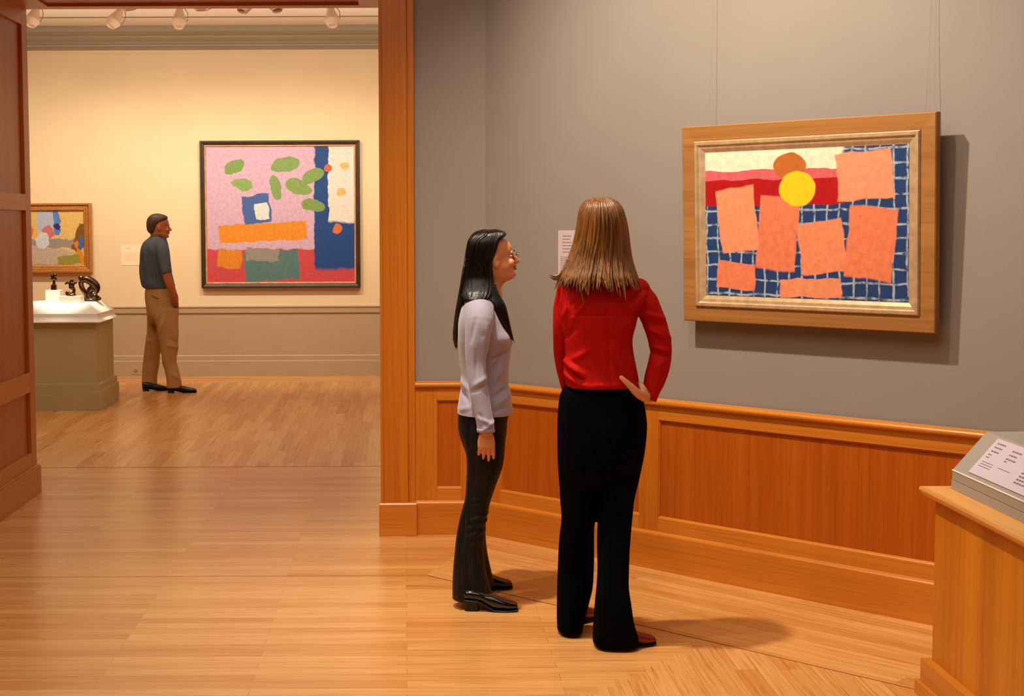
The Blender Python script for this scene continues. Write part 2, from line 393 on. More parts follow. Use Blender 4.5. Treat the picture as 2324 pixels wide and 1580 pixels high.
DARKF = mat('dark_brown_frame', (62, 42, 22), .4, .25, 14, .2)
LINER = mat('pinkish_gold_liner', (206, 150, 112), .45, .2, 20)
P2 = paint('abstract_lilac_and_green', (202, 166, 188), [
    ('e', -.50, .52, .12, .07, 25, (122, 150, 82)), ('e', -.42, .33, .12, .06, -15, (134, 160, 90)), ('e', .06, .54, .16, .08, 12, (126, 152, 88)), ('e', -.05, .30, .06, .13, 12, (126, 152, 88)),
    ('r', 0, -.60, .86, .22, 0, (196, 72, 76)), ('r', .60, .10, .23, .70, 0, (34, 70, 130)), ('e', .20, .30, .15, .08, -20, (128, 154, 84)), ('e', .36, .42, .13, .07, 20, (124, 152, 82)),
    ('r', .68, .34, .155, .43, 0, (222, 212, 202)), ('e', .36, .10, .13, .07, -10, (120, 148, 80)),
    ('r', -.20, -.19, .48, .10, 3, (220, 136, 42)), ('r', -.26, .06, .15, .15, 8, (70, 98, 156)), ('r', -.20, .04, .07, .09, 8, (210, 214, 210)),
    ('r', -.56, -.48, .13, .10, -6, (214, 128, 40)), ('r', -.10, -.56, .30, .16, 5, (86, 118, 116)), ('r', -.20, -.44, .18, .07, -4, (146, 136, 126)),
    ('e', .62, -.16, .05, .05, 0, (206, 110, 60)), ('e', .52, .5, .04, .04, 0, (196, 96, 60)), ('e', .70, .52, .045, .045, 0, (222, 176, 110)), ('e', .66, .24, .045, .045, 0, (222, 176, 110))], warp=.035)
picture(Matrix.Translation((-1.354, YF - .03, 1.766)), 1.735, 1.60,
    [(0, -.02), (0, .035), (.006, .042), (.016, .042), (.022, .034), (.044, .026), (.05, .018), (.05, -.02)],
    [(.048, -.02), (.048, .02), (.056, .022), (.064, .012), (.066, .002), (.066, -.02)], .062, DARKF, LINER, P2,
    'big squarish lilac, green and red painting in a thin dark frame on the cream wall')
GILT = mat('carved_gilt_wood', (190, 126, 62), .4, .3, 60, .9, metal=.3, bscale=90)
P3 = paint('abstract_ochre_and_grey', (222, 182, 106), [
    ('r', -.02, .22, .10, .16, 0, (178, 184, 200)), ('r', .10, .20, .03, .17, 0, (90, 128, 190)), ('e', -.26, .08, .10, .09, 0, (226, 116, 72)),
    ('e', .00, .06, .07, .07, 0, (206, 110, 112)), ('r', .02, -.06, .40, .05, 0, (152, 140, 132)), ('r', .35, .0, .06, .16, -20, (120, 86, 30)),
    ('e', .10, .13, .03, .03, 0, (60, 44, 110)), ('r', -.02, -.21, .26, .11, -10, (190, 170, 150)), ('r', .24, -.24, .14, .06, 12, (150, 140, 60)),
    ('r', .35, -.17, .03, .14, 25, (220, 130, 30)), ('e', -.06, -.03, .075, .085, 0, (206, 206, 214)), ('r', .35, -.06, .025, .06, -15, (70, 104, 170))], warp=.05)
picture(Matrix.Translation((-3.89, YF - .04, 1.522)), .952, .754,
    [(0, -.03), (0, .045), (.006, .055), (.018, .055), (.026, .04), (.036, .026), (.046, .03), (.056, .026), (.06, -.03)],
    [(.058, -.03), (.058, .03), (.066, .034), (.078, .026), (.086, .008), (.09, .002), (.09, -.03)], .085, GILT, GILT, P3,
    'smaller gilt-framed painting above the bronzes, partly hidden by the wooden doorway')

# ------------------------------------------------------------------ wall labels and outlet
CARD = mat('lilac_white_card', (206, 186, 190), .7, .01); INK = mat('grey_print', (112, 96, 100), .7); INK2 = mat('faint_print', (226, 180, 150), .7)
CARD2 = mat('cream_label_card', (250, 222, 190), .7, .01)
def label(M, w, h, blocks, cm, im, lab, name='wall_label'):
    r = empty(name, (0, 0, 0)); r.matrix_basis = M; tag(r, lab, 'label')
    o = MB().box(0, w, -.004, 0, 0, h).build('card', cm, None); o.parent = r
    for x0, z0, n, ln, gap, th in blocks:
        b = MB()
        for i in range(n):
            x = x0; L = ln * R.uniform(.72, 1)
            while x < x0 + L:
                q = R.uniform(.25, .6) * 6 * th; e = min(x + q, x0 + L); b.box(x, e, -.0046, -.003, z0 - i * gap, z0 - i * gap + th); x = e + th * .9
        o = b.build('text_block', im, None); o.parent = r
    return r
label(WM @ Matrix.Translation((.497, .011, 1.398)), .17, .22, [(.03, .19, 6, .07, .016, .004), (.016, .085, 9, .13, .0085, .0025)], CARD, INK,
      'pale text label on the grey wall, half hidden by the brown-haired woman')
label(Matrix.Translation((-3.105, YF - .0, 1.22)), .25, .218, [(.05, .19, 2, .08, .016, .006), (.028, .135, 8, .18, .012, .004)], CARD2, INK2,
      'small pale text label on the cream wall behind the man')
r = empty('wall_outlet', (-2.9, YF - .048, .06)); tag(r, 'low horizontal socket plate in the baseboard behind the man', 'outlet')
MB().box(-3.005, -2.80, YF - .052, YF - .047, .024, .10).build('cover_plate', TAUPE, r, bevel=.002)
for x in (-2.96, -2.87): MB().ell((x, YF - .052, .06), (.026, .003, .022)).build('socket', mat('socket_taupe', (150, 124, 94), .5), r)

# ------------------------------------------------------------------ pedestal with bronzes
r = empty('display_pedestal', (-3.58, 14.17, 0)); tag(r, 'olive rectangular pedestal with stepped base and white cap in the far room', 'pedestal')
b = MB(); b.box(-4.44, -2.724, 13.738, 14.593, 0, .172); b.box(-4.436, -2.728, 13.742, 14.589, .172, .18)
b.box(-4.43, -2.738, 13.752, 14.579, .18, .232); b.box(-4.42, -2.745, 13.759, 14.57, .232, .24); b.build('base', OLIVE, r, bevel=.003)
MB().box(-4.41, -2.765, 13.775, 14.555, .24, .79).build('body', OLIVE, r)
def rect(x0, x1, y0, y1, z): return [(x0, y0, z), (x1, y0, z), (x1, y1, z), (x0, y1, z)]
X0, X1, Y0_, Y1_ = -4.41, -2.765, 13.775, 14.555
def rr(d, z): return rect(X0 - d, X1 + d, Y0_ - d, Y1_ + d, z)
b = MB(); b.loft([rr(.01, .785), rr(.045, .79), rr(.046, .797), rr(.03, .806), rr(.018, .818), rr(.012, .835), rr(.012, .868), rr(.006, .872), rr(-.09, .957)])
b.build('cap', CAPW, r, bevel=.001)
def remesh(mb, name, m, voxel, parent=None, smooth=2, fac=.5, disp=None, cut=None):
    t = mb.build('tmp', m, None); mo = t.modifiers.new('r', 'REMESH'); mo.mode = 'VOXEL'; mo.voxel_size = voxel; mo.use_smooth_shade = True
    if smooth: q = t.modifiers.new('s', 'SMOOTH'); q.iterations = smooth; q.factor = fac
    dg = bpy.context.evaluated_depsgraph_get(); dg.update()
    me = bpy.data.meshes.new_from_object(t.evaluated_get(dg)); old = t.data
    bpy.data.objects.remove(t); bpy.data.meshes.remove(old)
    if disp:
        nm = [v.normal.copy() for v in me.vertices]
        for v, n in zip(me.vertices, nm): v.co = v.co + n * disp(v.co)
    if cut is not None:
        bm = bmesh.new(); bm.from_mesh(me)
        bmesh.ops.bisect_plane(bm, geom=bm.verts[:] + bm.edges[:] + bm.faces[:], plane_co=(0, 0, cut), plane_no=(0, 0, -1), clear_outer=True)
        bmesh.ops.holes_fill(bm, edges=[e for e in bm.edges if e.is_boundary], sides=0)
        for e in bm.edges:
            if len(e.link_faces) == 2 and any(abs(f_.normal.z) > .999 and len(f_.verts) > 6 for f_ in e.link_faces): e.smooth = False
        bm.to_mesh(me); bm.free()
    if parent: me.transform(wm(parent).inverted())
    me.name = name; me.materials.clear()
    for q in (m if isinstance(m, (list, tuple)) else [m]): me.materials.append(q)
    for p in me.polygons: p.use_smooth = True; p.material_index = 0
    o = bpy.data.objects.new(name, me); COL.objects.link(o)
    if parent: o.parent = parent
    return o
o = MB().box(-3.275, -3.141, 14.03, 14.16, .957, 1.068).build('riser_block', CAPW, bevel=.002); tag(o, 'taller white block on the pedestal under the smallest bronze', 'block')
o = MB().box(-3.122, -2.925, 13.90, 14.05, .957, 1.018).build('riser_block', CAPW, bevel=.002); tag(o, 'lower, wider white block on the pedestal under the middle bronze', 'block')
r = empty('bronze_statuette', (-3.208, 14.095, 1.068)); tag(r, 'smallest dark bronze, a knobbly head form on the taller white block', 'sculpture')
MB().box(-3.232, -3.185, 14.07, 14.12, 1.068, 1.115).build('base', BRONZE, r, bevel=.002)
c = Vector((-3.208, 14.095, 1.11)); b = MB(); b.tube([c, c + Vector((0, 0, .03)), c + Vector((.005, 0, .06))], [.02, .012, .016])
for p, q in (((0, 0, .07), .024), ((.012, -.01, .092), .018), ((-.014, -.004, .09), .017), ((-.02, 0, .06), .012), ((.018, 0, .055), .012), ((0, 0, .1), .014)): b.ell(c + Vector(p), (q, q, q))
remesh(b, 'figure', BRONZE, .004, r)
r = empty('bronze_statuette', (-3.02, 13.98, 1.018)); tag(r, 'middle dark bronze, a thin twisting figure on the lower white block', 'sculpture')
c = Vector((-3.02, 13.98, 1.018)); b = MB(); b.ell(c + Vector((-.01, 0, .012)), (.05, .03, .014))
b.tube([c + Vector((.0, 0, .01)), c + Vector((.02, 0, .05)), c + Vector((-.005, 0, .09)), c + Vector((.01, 0, .12))], [.018, .014, .026, .022])
b.tube([c + Vector((.0, 0, .115)), c + Vector((-.04, 0, .12)), c + Vector((-.062, 0, .105))], [.014, .012, .008]); b.tube([c + Vector((-.02, 0, .02)), c + Vector((-.045, 0, .035)), c + Vector((-.055, 0, .015))], [.014, .012, .008])
b.ell(c + Vector((0, 0, .138)), (.017, .016, .019)); b.ell(c + Vector((.03, 0, .12)), (.018, .015, .014)); b.ell(c + Vector((-.004, -.012, .08)), (.024, .02, .02))
remesh(b, 'figure', BRONZE, .004, r)
r = empty('bronze_statuette', (-2.93, 14.25, .957)); tag(r, 'largest bronze, a humped crouching form right of the white blocks', 'sculpture')
c = Vector((-2.95, 14.25, .957)); b = MB(); b.ell(c + Vector((.04, 0, .015)), (.10, .05, .018))
b.tube([c + Vector((-.05, 0, .19)), c + Vector((.0, 0, .205)), c + Vector((.06, 0, .175)), c + Vector((.10, 0, .13)), c + Vector((.09, 0, .08))], [.03, .036, .04, .036, .026])
b.tube([c + Vector((-.05, 0, .18)), c + Vector((-.03, -.02, .12)), c + Vector((.0, -.02, .07)), c + Vector((-.01, 0, .01))], [.022, .024, .02, .016])
b.tube([c + Vector((.07, 0, .12)), c + Vector((.03, 0, .09)), c + Vector((.05, 0, .02))], [.034, .03, .024]); b.ell(c + Vector((-.045, 0, .215)), (.026, .024, .026)); b.ell(c + Vector((.085, -.02, .045)), (.032, .03, .03))
b.tube([c + Vector((.09, 0, .05)), c + Vector((.14, 0, .02))], [.018, .01])
remesh(b, 'figure', BRONZE, .005, r)

# ------------------------------------------------------------------ wooden case with slanted label stand
r = empty('display_case', (2.25, 4.6, 0)); tag(r, 'honey wooden display case at the right, its ledge holding the grey stand', 'case')
CV = wood('striped_honey_veneer', (188, 106, 14), (200, 118, 22), 'z', fleck=.15)
nt = CV.node_tree; bs_ = nt.nodes['Principled BSDF']; src = bs_.inputs['Base Color'].links[0].from_socket
bn = tex(nt, coords(nt, (5.5, 5.5, .12)), 1., 2, .5)
nt.links.new(mix(nt, ramp(nt, bn, .42, .62), src, mix(nt, 1., src, (1.22, 1.36, 1.1, 1), 'MULTIPLY')), bs_.inputs['Base Color'])
MB().box(1.83, 2.70, 3.7, 5.27, .0, .70).build('cabinet', CV, r, bevel=.002)
b = MB()
def ring(d, z): return rect(1.83 - d, 2.70 + d, 3.7 - d, 5.27 + d, z)
b.loft([ring(.004, .697), ring(.02, .700), ring(.03, .706), ring(.040, .716), ring(.044, .726), ring(.042, .735)])
b.build('top_ledge', wood('light_honey_ledge', (224, 154, 76), (240, 176, 96), 'y', scale=.8), r)
b = MB(); b.box(1.80, 2.73, 3.67, 5.30, 0, .13); b.box(1.786, 2.74, 3.66, 5.315, 0, .05); b.build('plinth', WOODY, r, bevel=.002)
GRST = mat('pale_grey_enamel', (160, 153, 145), .45, .01); 
r = empty('label_stand', (2.2, 4.6, .735)); tag(r, 'pale grey slant-topped stand lying on the wooden case ledge', 'stand')
def ext_y(prof, y0, y1):     # prof in (x,z)
    mb = MB(); n = len(prof); vs = [(x, y0, z) for x, z in prof] + [(x, y1, z) for x, z in prof]
    return mb.add(vs, [(i, (i + 1) % n, n + (i + 1) % n, n + i) for i in range(n)] + [tuple(range(n)), tuple(range(n, 2 * n))])
ext_y([(1.88, .735), (1.88, .7655), (2.6, .7655), (2.6, .735)], 3.78, 5.262).build('lower_tray', GRST, r, bevel=.001)
ext_y([(1.882, .767), (1.882, .80), (1.996, .932), (2.6, .932), (2.6, .767)], 3.782, 5.26).build('slanted_top', GRST, r, bevel=.001)
ext_y([(1.880, .799), (1.8815, .8025), (1.8845, .8025), (1.8845, .799)], 3.782, 5.26).build('edge_strip', mat('ivory_edge', (236, 224, 204), .5), r)
sl = Vector((1.996 - 1.882, 0, .932 - .80)).normalized()
M = Matrix.Identity(4)
ax = Vector((0, -1, 0)); az = sl; ay = az.cross(ax)
M = Matrix(((ax.x, ay.x, az.x, 0), (ax.y, ay.y, az.y, 0), (ax.z, ay.z, az.z, 0), (0, 0, 0, 1)))
org = Vector((1.882, 5.13, .80)) + sl * .016 - ay * .0004
M = Matrix.Translation(org) @ M
label(M, 1.2, .148, [(.03, .128, 3, .07, .016, .0055), (.03, .082, 2, .03, .012, .0045), (.03, .052, 3, .12, .009, .0022), (.17, .120, 3, .08, .016, .0055), (.17, .078, 1, .03, .012, .0045), (.17, .05, 1, .12, .009, .0022),
      (.34, .125, 9, .30, .0125, .0055)], mat('lavender_panel', (206, 190, 206), .6, .01), mat('violet_grey_print', (120, 100, 116), .7),
      'lavender text panel lying on the slanted grey stand', 'text_panel')

# ------------------------------------------------------------------ ceiling track lamps
heads = [(76, 62, 14.6, .25), (261, 65, 14.6, .5), (407, 65, 14.6, 0.), (753, 62, 14.6, -.12), (296, 27, 13.6, .9), (460, 28, 13.6, 1.0), (556, 30, 13.6, .3), (626, 28, 13.6, -.2)]
descr = ['white track lamp cut by the left doorway edge', 'tilted square-looking white track lamp, second from the left', 'pear-shaped white track lamp hanging above the man', 'white track lamp farthest right above the dark-framed painting',
         'tip of a white track lamp showing just right of the second lamp', 'tip of a white track lamp showing just right of the pear-shaped lamp', 'left one of two track lamp tips below the doorway head', 'right one of two track lamp tips below the doorway head']
for Y in (14.6, 13.6):
    tr = MB().box(-5, 2.5, Y - .02, Y + .02, CE - .03, CE).build('lighting_track', LAMPW); tag(tr, 'white ceiling track carrying the %s row of lamps' % ('back' if Y > 14 else 'front'), 'track')
LPOS = []
for (px, pyy, Y, rot), ds in zip(heads, descr):
    bt = at(px, pyy, Y); r = empty('track_spotlight', (bt.x, Y, CE - .03)); tag(r, ds, 'lamp', 'white lamps on the far room ceiling')
    T = Matrix.Translation((bt.x, Y, bt.z + .085)) @ Matrix.Rotation(rot, 4, 'Y') @ Matrix.Rotation(-.35, 4, 'X')
    b = MB(); rings = []
    for rad, z in ((.02, .12), (.028, .115), (.04, .07), (.062, .0), (.072, -.02), (.070, -.03), (.046, -.078), (.044, -.083), (.036, -.07), (.03, -.04)):
        rings.append([T @ Vector((rad * math.cos(t), rad * math.sin(t), z)) for t in (2 * pi * k / 20 for k in range(20))])
    b.loft(rings); b.build('lamp_head', LAMPW, r)
    top = T @ Vector((0, 0, .11))
    MB().tube([(bt.x, Y, CE - .03), (bt.x, Y, (CE + top.z) / 2 - .01), top], .008, n=8).build('stem', LAMPW, r)
    b = MB(); b.tube([T @ Vector((.074, 0, -.02)), T @ Vector((.078, 0, .06)), T @ Vector((.03, 0, .13)), T @ Vector((0, 0, .13))], .004, n=6); b.build('yoke', mat('grey_yoke', (150, 140, 130), .4), r)
    LPOS.append(T.translation)

# ------------------------------------------------------------------ people
def fbm(p, s, seed=0): return noise.noise(Vector((p.x * s[0] + seed, p.y * s[1] + seed * 2, p.z * s[2]))) 
def crs(rows, sub=4):
    out = []
    for i in range(len(rows) - 1):
        a, b, c, d = rows[max(0, i - 1)], rows[i], rows[i + 1], rows[min(len(rows) - 1, i + 2)]
        for k in range(sub):
            t = k / sub
            out.append([.5 * ((2 * B) + (C - A) * t + (2 * A - 5 * B + 4 * C - D) * t * t + (3 * B - A - 3 * C + D) * t ** 3) for A, B, C, D in zip(a, b, c, d)])
    out.append(list(rows[-1])); return out
def sil(mb, rows, Y, inset=0., n=28, sub=4, rot=0.):
    # rows: (pixel y, left x, right x, half depth, depth offset, squareness): level slices of the figure standing at distance Y
    rings = []
    for y, xl, xr, dh, off, e in crs(rows, sub):
        A, B = at(xl, y, Y + off), at(xr, y, Y + off); c = (A + B) / 2; a = max(.004, (B - A).length / 2 - inset); dd = max(.004, dh - inset)
        rings.append([c + Vector((a * srf(t, e)[0] * 1., dd * srf(t, e)[1] + a * srf(t, e)[0] * rot, 0)) for t in (2 * pi * k / n for k in range(n))])
    return mb.loft(rings)
def limb(mb, pts, Y, inset=0., flat=1., sub=4, n=16, up=None):
    # pts: (px, py, depth offset, radius px)
    s = Y / F
    return mb.tube([at(x, y, Y + o) for x, y, o, r in pts], [max(.004, r * s - inset) for *_, r in pts], n=n, flat=flat, sub=sub, up=up)

def strokes(Y, segs):
    # real creases and folds along lines on the near side of a garment: (x0, y0, x1, y1, height, width)
    L = []
    for x0, y0, x1, y1, a, w in segs:
        A, B = at(x0, y0, Y), at(x1, y1, Y); L.append((A.x, A.z, B.x - A.x, B.z - A.z, a, w))
    def f(p):
        if p.y > Y + .05: return 0.
        k = min(1., (Y + .05 - p.y) / .06); r = 0.
        for ax, az, dx, dz, a, w in L:
            q = ((p.x - ax) * dx + (p.z - az) * dz) / (dx * dx + dz * dz); t = min(1., max(0., q)); ex, ez = p.x - ax - t * dx, p.z - az - t * dz
            d2 = (ex * ex + ez * ez) / (w * w)
            if d2 < 9: r += a * math.exp(-d2) * (1 - .6 * abs(2 * t - 1) ** 2)
        return r * k
    return f
def head_parts(T, sx=1., jaw=1., nose=1.):
    # local: +x face, z up from chin, metres
    mb = MB(); rows = []
    lv = [(-.075, .018, -.078, .054), (-.03, .020, -.078, .052), (-.008, .040, -.076, .050), (.0, .066, -.074, .048), (.008, .083, -.074, .050), (.022, .090, -.076, .056), (.04, .087, -.082, .062),
          (.06, .090, -.09, .068), (.08, .088, -.098, .071), (.10, .085, -.104, .073), (.112, .082, -.106, .074), (.128, .090, -.108, .0745), (.15, .091, -.107, .074), (.172, .082, -.102, .071), (.192, .062, -.088, .063), (.208, .034, -.066, .048), (.218, .005, -.04, .028), (.221, -.01, -.025, .010)]
    rings = []
    for z, fx, bx, w in crs(lv, 3):
        c = (fx + bx) / 2; a = (fx - bx) / 2; w2 = w * sx * (jaw if z < .05 else 1); ring_ = []
        for k in range(32):
            t = 2 * pi * k / 32; cx, sy = srf(t, 2.15)
            ring_.append(T @ Vector((c + a * cx, w2 * sy * (1 - .16 * max(0, cx)), z)))
        rings.append(ring_)
    mb.loft(rings)
    R3 = T.to_3x3(); rs = 1.
    def e(c, r, M=None): mb.ell(T @ Vector(c), r, R3 @ (M or Matrix.Identity(3)), n=14, m=8)
    mb.tube([T @ Vector(p) for p in ((.084, 0, .122), (.094, 0, .106), (.104 + .004 * nose, 0, .090), (.106 + .004 * nose, 0, .083), (.094, 0, .076))], [.007, .008, .0095, .010, .008], n=12)
    for s in (-1, 1):
        e((.094, s * .011, .081), (.009, .007, .007))                        # nostril wings
        e((.072, s * .037, .080), (.016, .017, .020))                        # cheeks
        e((.086, s * .028, .125), (.010, .022, .006))                        # brow ridge
        e((-.004, s * .073 * sx, .093), (.017, .008, .030), Matrix.Rotation(s * -.25, 3, 'Z'))   # ears
    e((.090, 0, .064), (.008, .018, .006)); e((.089, 0, .050), (.008, .016, .006)); e((.084, 0, .022), (.012, .018, .012))
    return mb
def face_bits(T, parent, lips, brow, iris=(50, 30, 20), smile=False):
    R3 = T.to_3x3(); EW = mat('eye_white', (196, 180, 164), .4, .01)
    for s in (-1, 1):
        eb = MB().ell(T @ Vector((.0735, s * .029, .110)), (.0122, .0125, .0062), R3).build('eye', EW, parent, smooth=True)
        MB().ell(T @ Vector((.0836, s * .029, .110)), (.003, .0055, .0055), R3).build('iris', mat('iris', iris, .15), parent, smooth=True)
        MB().tube([T @ Vector(p) for p in ((.093, s * .014, .128), (.094, s * .028, .133), (.082, s * .046, .128))], [.002, .003, .0015], n=8).build('eyebrow', mat('eyebrow_hair', brow, .6), parent, smooth=True)
    w = .024 if smile else .02
    pts = [(.080, -w, .060), (.094, -w * .5, .0585), (.0975, 0, .061), (.094, w * .5, .0585), (.080, w, .060)]
    MB().tube([T @ Vector(p) for p in pts], [.0015, .0036, .004, .0036, .0015], n=8).build('upper_lip', mat('lip', lips, .4), parent, smooth=True)
    pts = [(.080, -w, .059), (.093, -w * .5, .0505), (.0965, 0, .0475), (.093, w * .5, .0505), (.080, w, .059)]
    MB().tube([T @ Vector(p) for p in pts], [.0015, .004, .005, .004, .0015], n=8).build('lower_lip', mat('lip', lips, .4), parent, smooth=True)
    if smile:
        MB().tube([T @ Vector(p) for p in ((.083, -w * .8, .058), (.0935, 0, .0545), (.083, w * .8, .058))], [.003, .0045, .003], n=8).build('teeth', mat('teeth', (236, 226, 210), .3, .01), parent, smooth=True)
def hand(mb, wrist, fdir, back, thumb, size=1., curl=(25, 30, 20), spread=5., tc=(10, 20), tin=0.):
    # wrist point, finger direction, direction out of the back of the hand, direction of the thumb side
    f = Vector(fdir).normalized(); bk = Vector(back); bk = (bk - f * bk.dot(f)).normalized(); th = f.cross(bk); th = th if th.dot(Vector(thumb)) > 0 else -th
    w = Vector(wrist); s = size; L = .088 * s
    rings = []
    for d, hw, ht in ((-.02, .026, .021), (.01, .027, .019), (.035, .036, .0165), (.06, .041, .0145), (.082, .041, .0125), (.092, .036, .010)):
        rings.append([w + f * d * s + th * (hw * s * srf(t, 2.6)[0]) + bk * (ht * s * srf(t, 2.6)[1]) for t in (2 * pi * k / 16 for k in range(16))])
    mb.loft(rings)
    for i, (off, ln) in enumerate(((.030, .072), (.0105, .080), (-.010, .074), (-.029, .058))):
        ang = math.radians((1.5 - i) * spread); d = (f * math.cos(ang) + th * math.sin(ang)).normalized()
        p = w + f * (.078 - .004 * abs(i - 1)) * s + th * off * s; pts = [p - d * .012 * s, p]; c = 0; axis = th
        for seg, cu in zip((.46, .3, .24), curl):
            c += cu * (1 + .12 * i); a = math.radians(c); dd = d * math.cos(a) - bk * math.sin(a); p = p + dd * ln * seg * s; pts.append(p)
        mb.tube(pts, [.0092 * s, .0096 * s, .0088 * s, .0080 * s, .0062 * s], n=10, sub=3)
        mb.ell(pts[-1], (.006 * s,) * 3, n=8, m=6)
    p = w + th * .022 * s + f * .014 * s; d = (f * .72 + th * .62 * (1 - tin) - bk * (.25 + .4 * tin)).normalized(); p = p - (th * .006 + bk * .012) * tin * s; pts = [p]; c = 0
    for seg, cu in zip((.036, .030, .024), (0,) + tuple(tc)):
        c += cu; a = math.radians(c); dd = (d * math.cos(a) + (f - bk * .4).normalized() * math.sin(a)).normalized(); p = p + dd * seg * s; pts.append(p)
    mb.tube(pts, [.0145 * s, .0115 * s, .0105 * s, .0075 * s], n=10, sub=3); mb.ell(pts[-1], (.0072 * s,) * 3, n=8, m=6)
    return mb
def shoe(root, name_, heel, ang, L, W, m, solem, heelh=.045, toe=.5, h=.085, label_=None):
    # heel: ground point under the heel back; ang: toe direction about z
    T = Matrix.Translation(heel) @ Matrix.Rotation(ang, 4, 'Z'); rings = []
    prof = [(.0, .30, heelh + .006, h), (.03, .62, heelh + .003, h + .004), (.15, .74, heelh, h + .006), (.3, .72, heelh * .8 + .004, h), (.42, .76, heelh * .45 + .006, h * .86), (.56, .92, .010, .070), (.72, 1.0, .008, .056), (.86, .95, .008, .046), (.95, .80, .010, .040), (.99, toe, .013, .032), (1.0, toe * .6, .018, .026)]
    for s, w, z0, z1 in crs(prof, 3):
        c = (z0 + z1) / 2; a = (z1 - z0) / 2; rings.append([T @ Vector((s * L, W / 2 * w * srf(t, 2.6)[0], c + a * srf(t, 2.4)[1])) for t in (2 * pi * k / 20 for k in range(20))])
    o = MB().loft(rings).build(name_, m, root, smooth=True)
    if label_: o['label'] = label_
    sr = []
    for s, w, z0, z1 in crs(prof, 3)[1:-1]: sr.append([T @ Vector((s * L * 1.005, W / 2 * w * 1.04 * srf(t, 3)[0], max(.0045, z0 - .004) + .0042 * srf(t, 3)[1])) for t in (2 * pi * k / 16 for k in range(16))])
    so = MB().loft(sr).build('sole', solem, o, smooth=True)
    hb = MB(); hr = []
    for z, q in ((.0, .9), (heelh * .5, .88), (heelh + .002, 1.)): hr.append([T @ Vector((.035 * (2 - q) * 0 + .012 + .036 + .036 * q * srf(t, 3.5)[0] - .012, W * .33 * q * srf(t, 3)[1], z)) for t in (2 * pi * k / 16 for k in range(16))])
    hb.loft(hr).build('heel', solem, o)
    return o
def skinmat(name, c): 
    m = mat(name, c, .45, .04, 30, .04, bscale=200); bb = m.node_tree.nodes['Principled BSDF']
    bb.inputs['Subsurface Weight'].default_value = .12; bb.inputs['Subsurface Radius'].default_value = (.8, .3, .15); bb.inputs['Subsurface Scale'].default_value = .01; return m
def hairmat(name, c1, c2, rough=.32):
    m, nt, b = newmat(name); v = coords(nt, (55, 55, 2.5)); g = tex(nt, v, 1.6, 4, .6, .4)
    nt.links.new(mix(nt, ramp(nt, g, .28, .72), lin(c1), lin(c2)), b.inputs['Base Color']); b.inputs['Roughness'].default_value = rough
    b.inputs['Specular IOR Level'].default_value = .5; b.inputs['Anisotropic'].default_value = .5; bump(nt, b, g, .45, .004); return m
def strands(mb, rows, Y, count, seed, rad=.0035, jit=(.0, 1.), ext=.03, lift=.003, rng=(0, 2 * pi), flare=0.):
    # locks that follow the shell described by the same slices
    rd = random.Random(seed); full = crs(rows, 4); n = len(full)
    for q in range(count):
        t = rng[0] + (rng[1] - rng[0]) * (q + rd.random()) / count; k0 = int(rd.uniform(0, .12) * n); k1 = int(n * rd.uniform(*jit)); k1 = max(k0 + 4, min(n, k1)); pts = []; dr = rd.uniform(-.25, .25)
        for k in range(k0, k1, 2):
            y, xl, xr, dh, off, e = full[k]; A, B = at(xl, y, Y + off), at(xr, y, Y + off); c = (A + B) / 2; a = (B - A).length / 2
            tt = t + dr * (k / n) ** 2; pts.append(c + Vector(((a + lift) * srf(tt, e)[0], (dh + lift) * srf(tt, e)[1], 0)))
        if len(pts) < 3: continue
        d = (pts[-1] - pts[-2]).normalized(); out = Vector((srf(t, 2)[0], srf(t, 2)[1], 0)); l = ext * rd.uniform(.3, 1.3)
        pts += [pts[-1] + d * l * .5 + out * flare * l * .3, pts[-1] + d * l + out * flare * l]
        r0 = rad * rd.uniform(.6, 1.3)
        mb.tube(pts, [r0 * .4] + [r0] * (len(pts) - 3) + [r0 * .6, .0004], n=5, sub=2)

# ---- person 1: woman in lavender sweater, in profile --------------------------------------------------------
Y1 = 6.66
SK1 = skinmat('warm_skin', (220, 148, 104)); SWE = mat('lavender_grey_knit', (166, 160, 180), .85, .03, 20, .12, bscale=350, sheen=.3)
root = empty('person', (at(1100, 1380, Y1).x, Y1, 0))
tag(root, 'woman in profile with long black hair, glasses, lavender sweater and dark flared jeans', 'person')
tor = [(676, 1062, 1112, .075, 0, 2.2), (690, 1046, 1124, .15, 0, 2.3), (705, 1041, 1132, .185, 0, 2.4), (732, 1037, 1144, .195, 0, 2.4), (765, 1037, 1160, .185, 0, 2.4), (790, 1039, 1160, .172, 0, 2.4), (832, 1044, 1155, .150, 0, 2.4),
       (866, 1047, 1154, .150, 0, 2.4), (899, 1043, 1160, .170, 0, 2.4), (926, 1039, 1163, .183, 0, 2.4), (936, 1038, 1163, .184, 0, 2.4), (955, 1038, 1163, .184, 0, 2.4)]

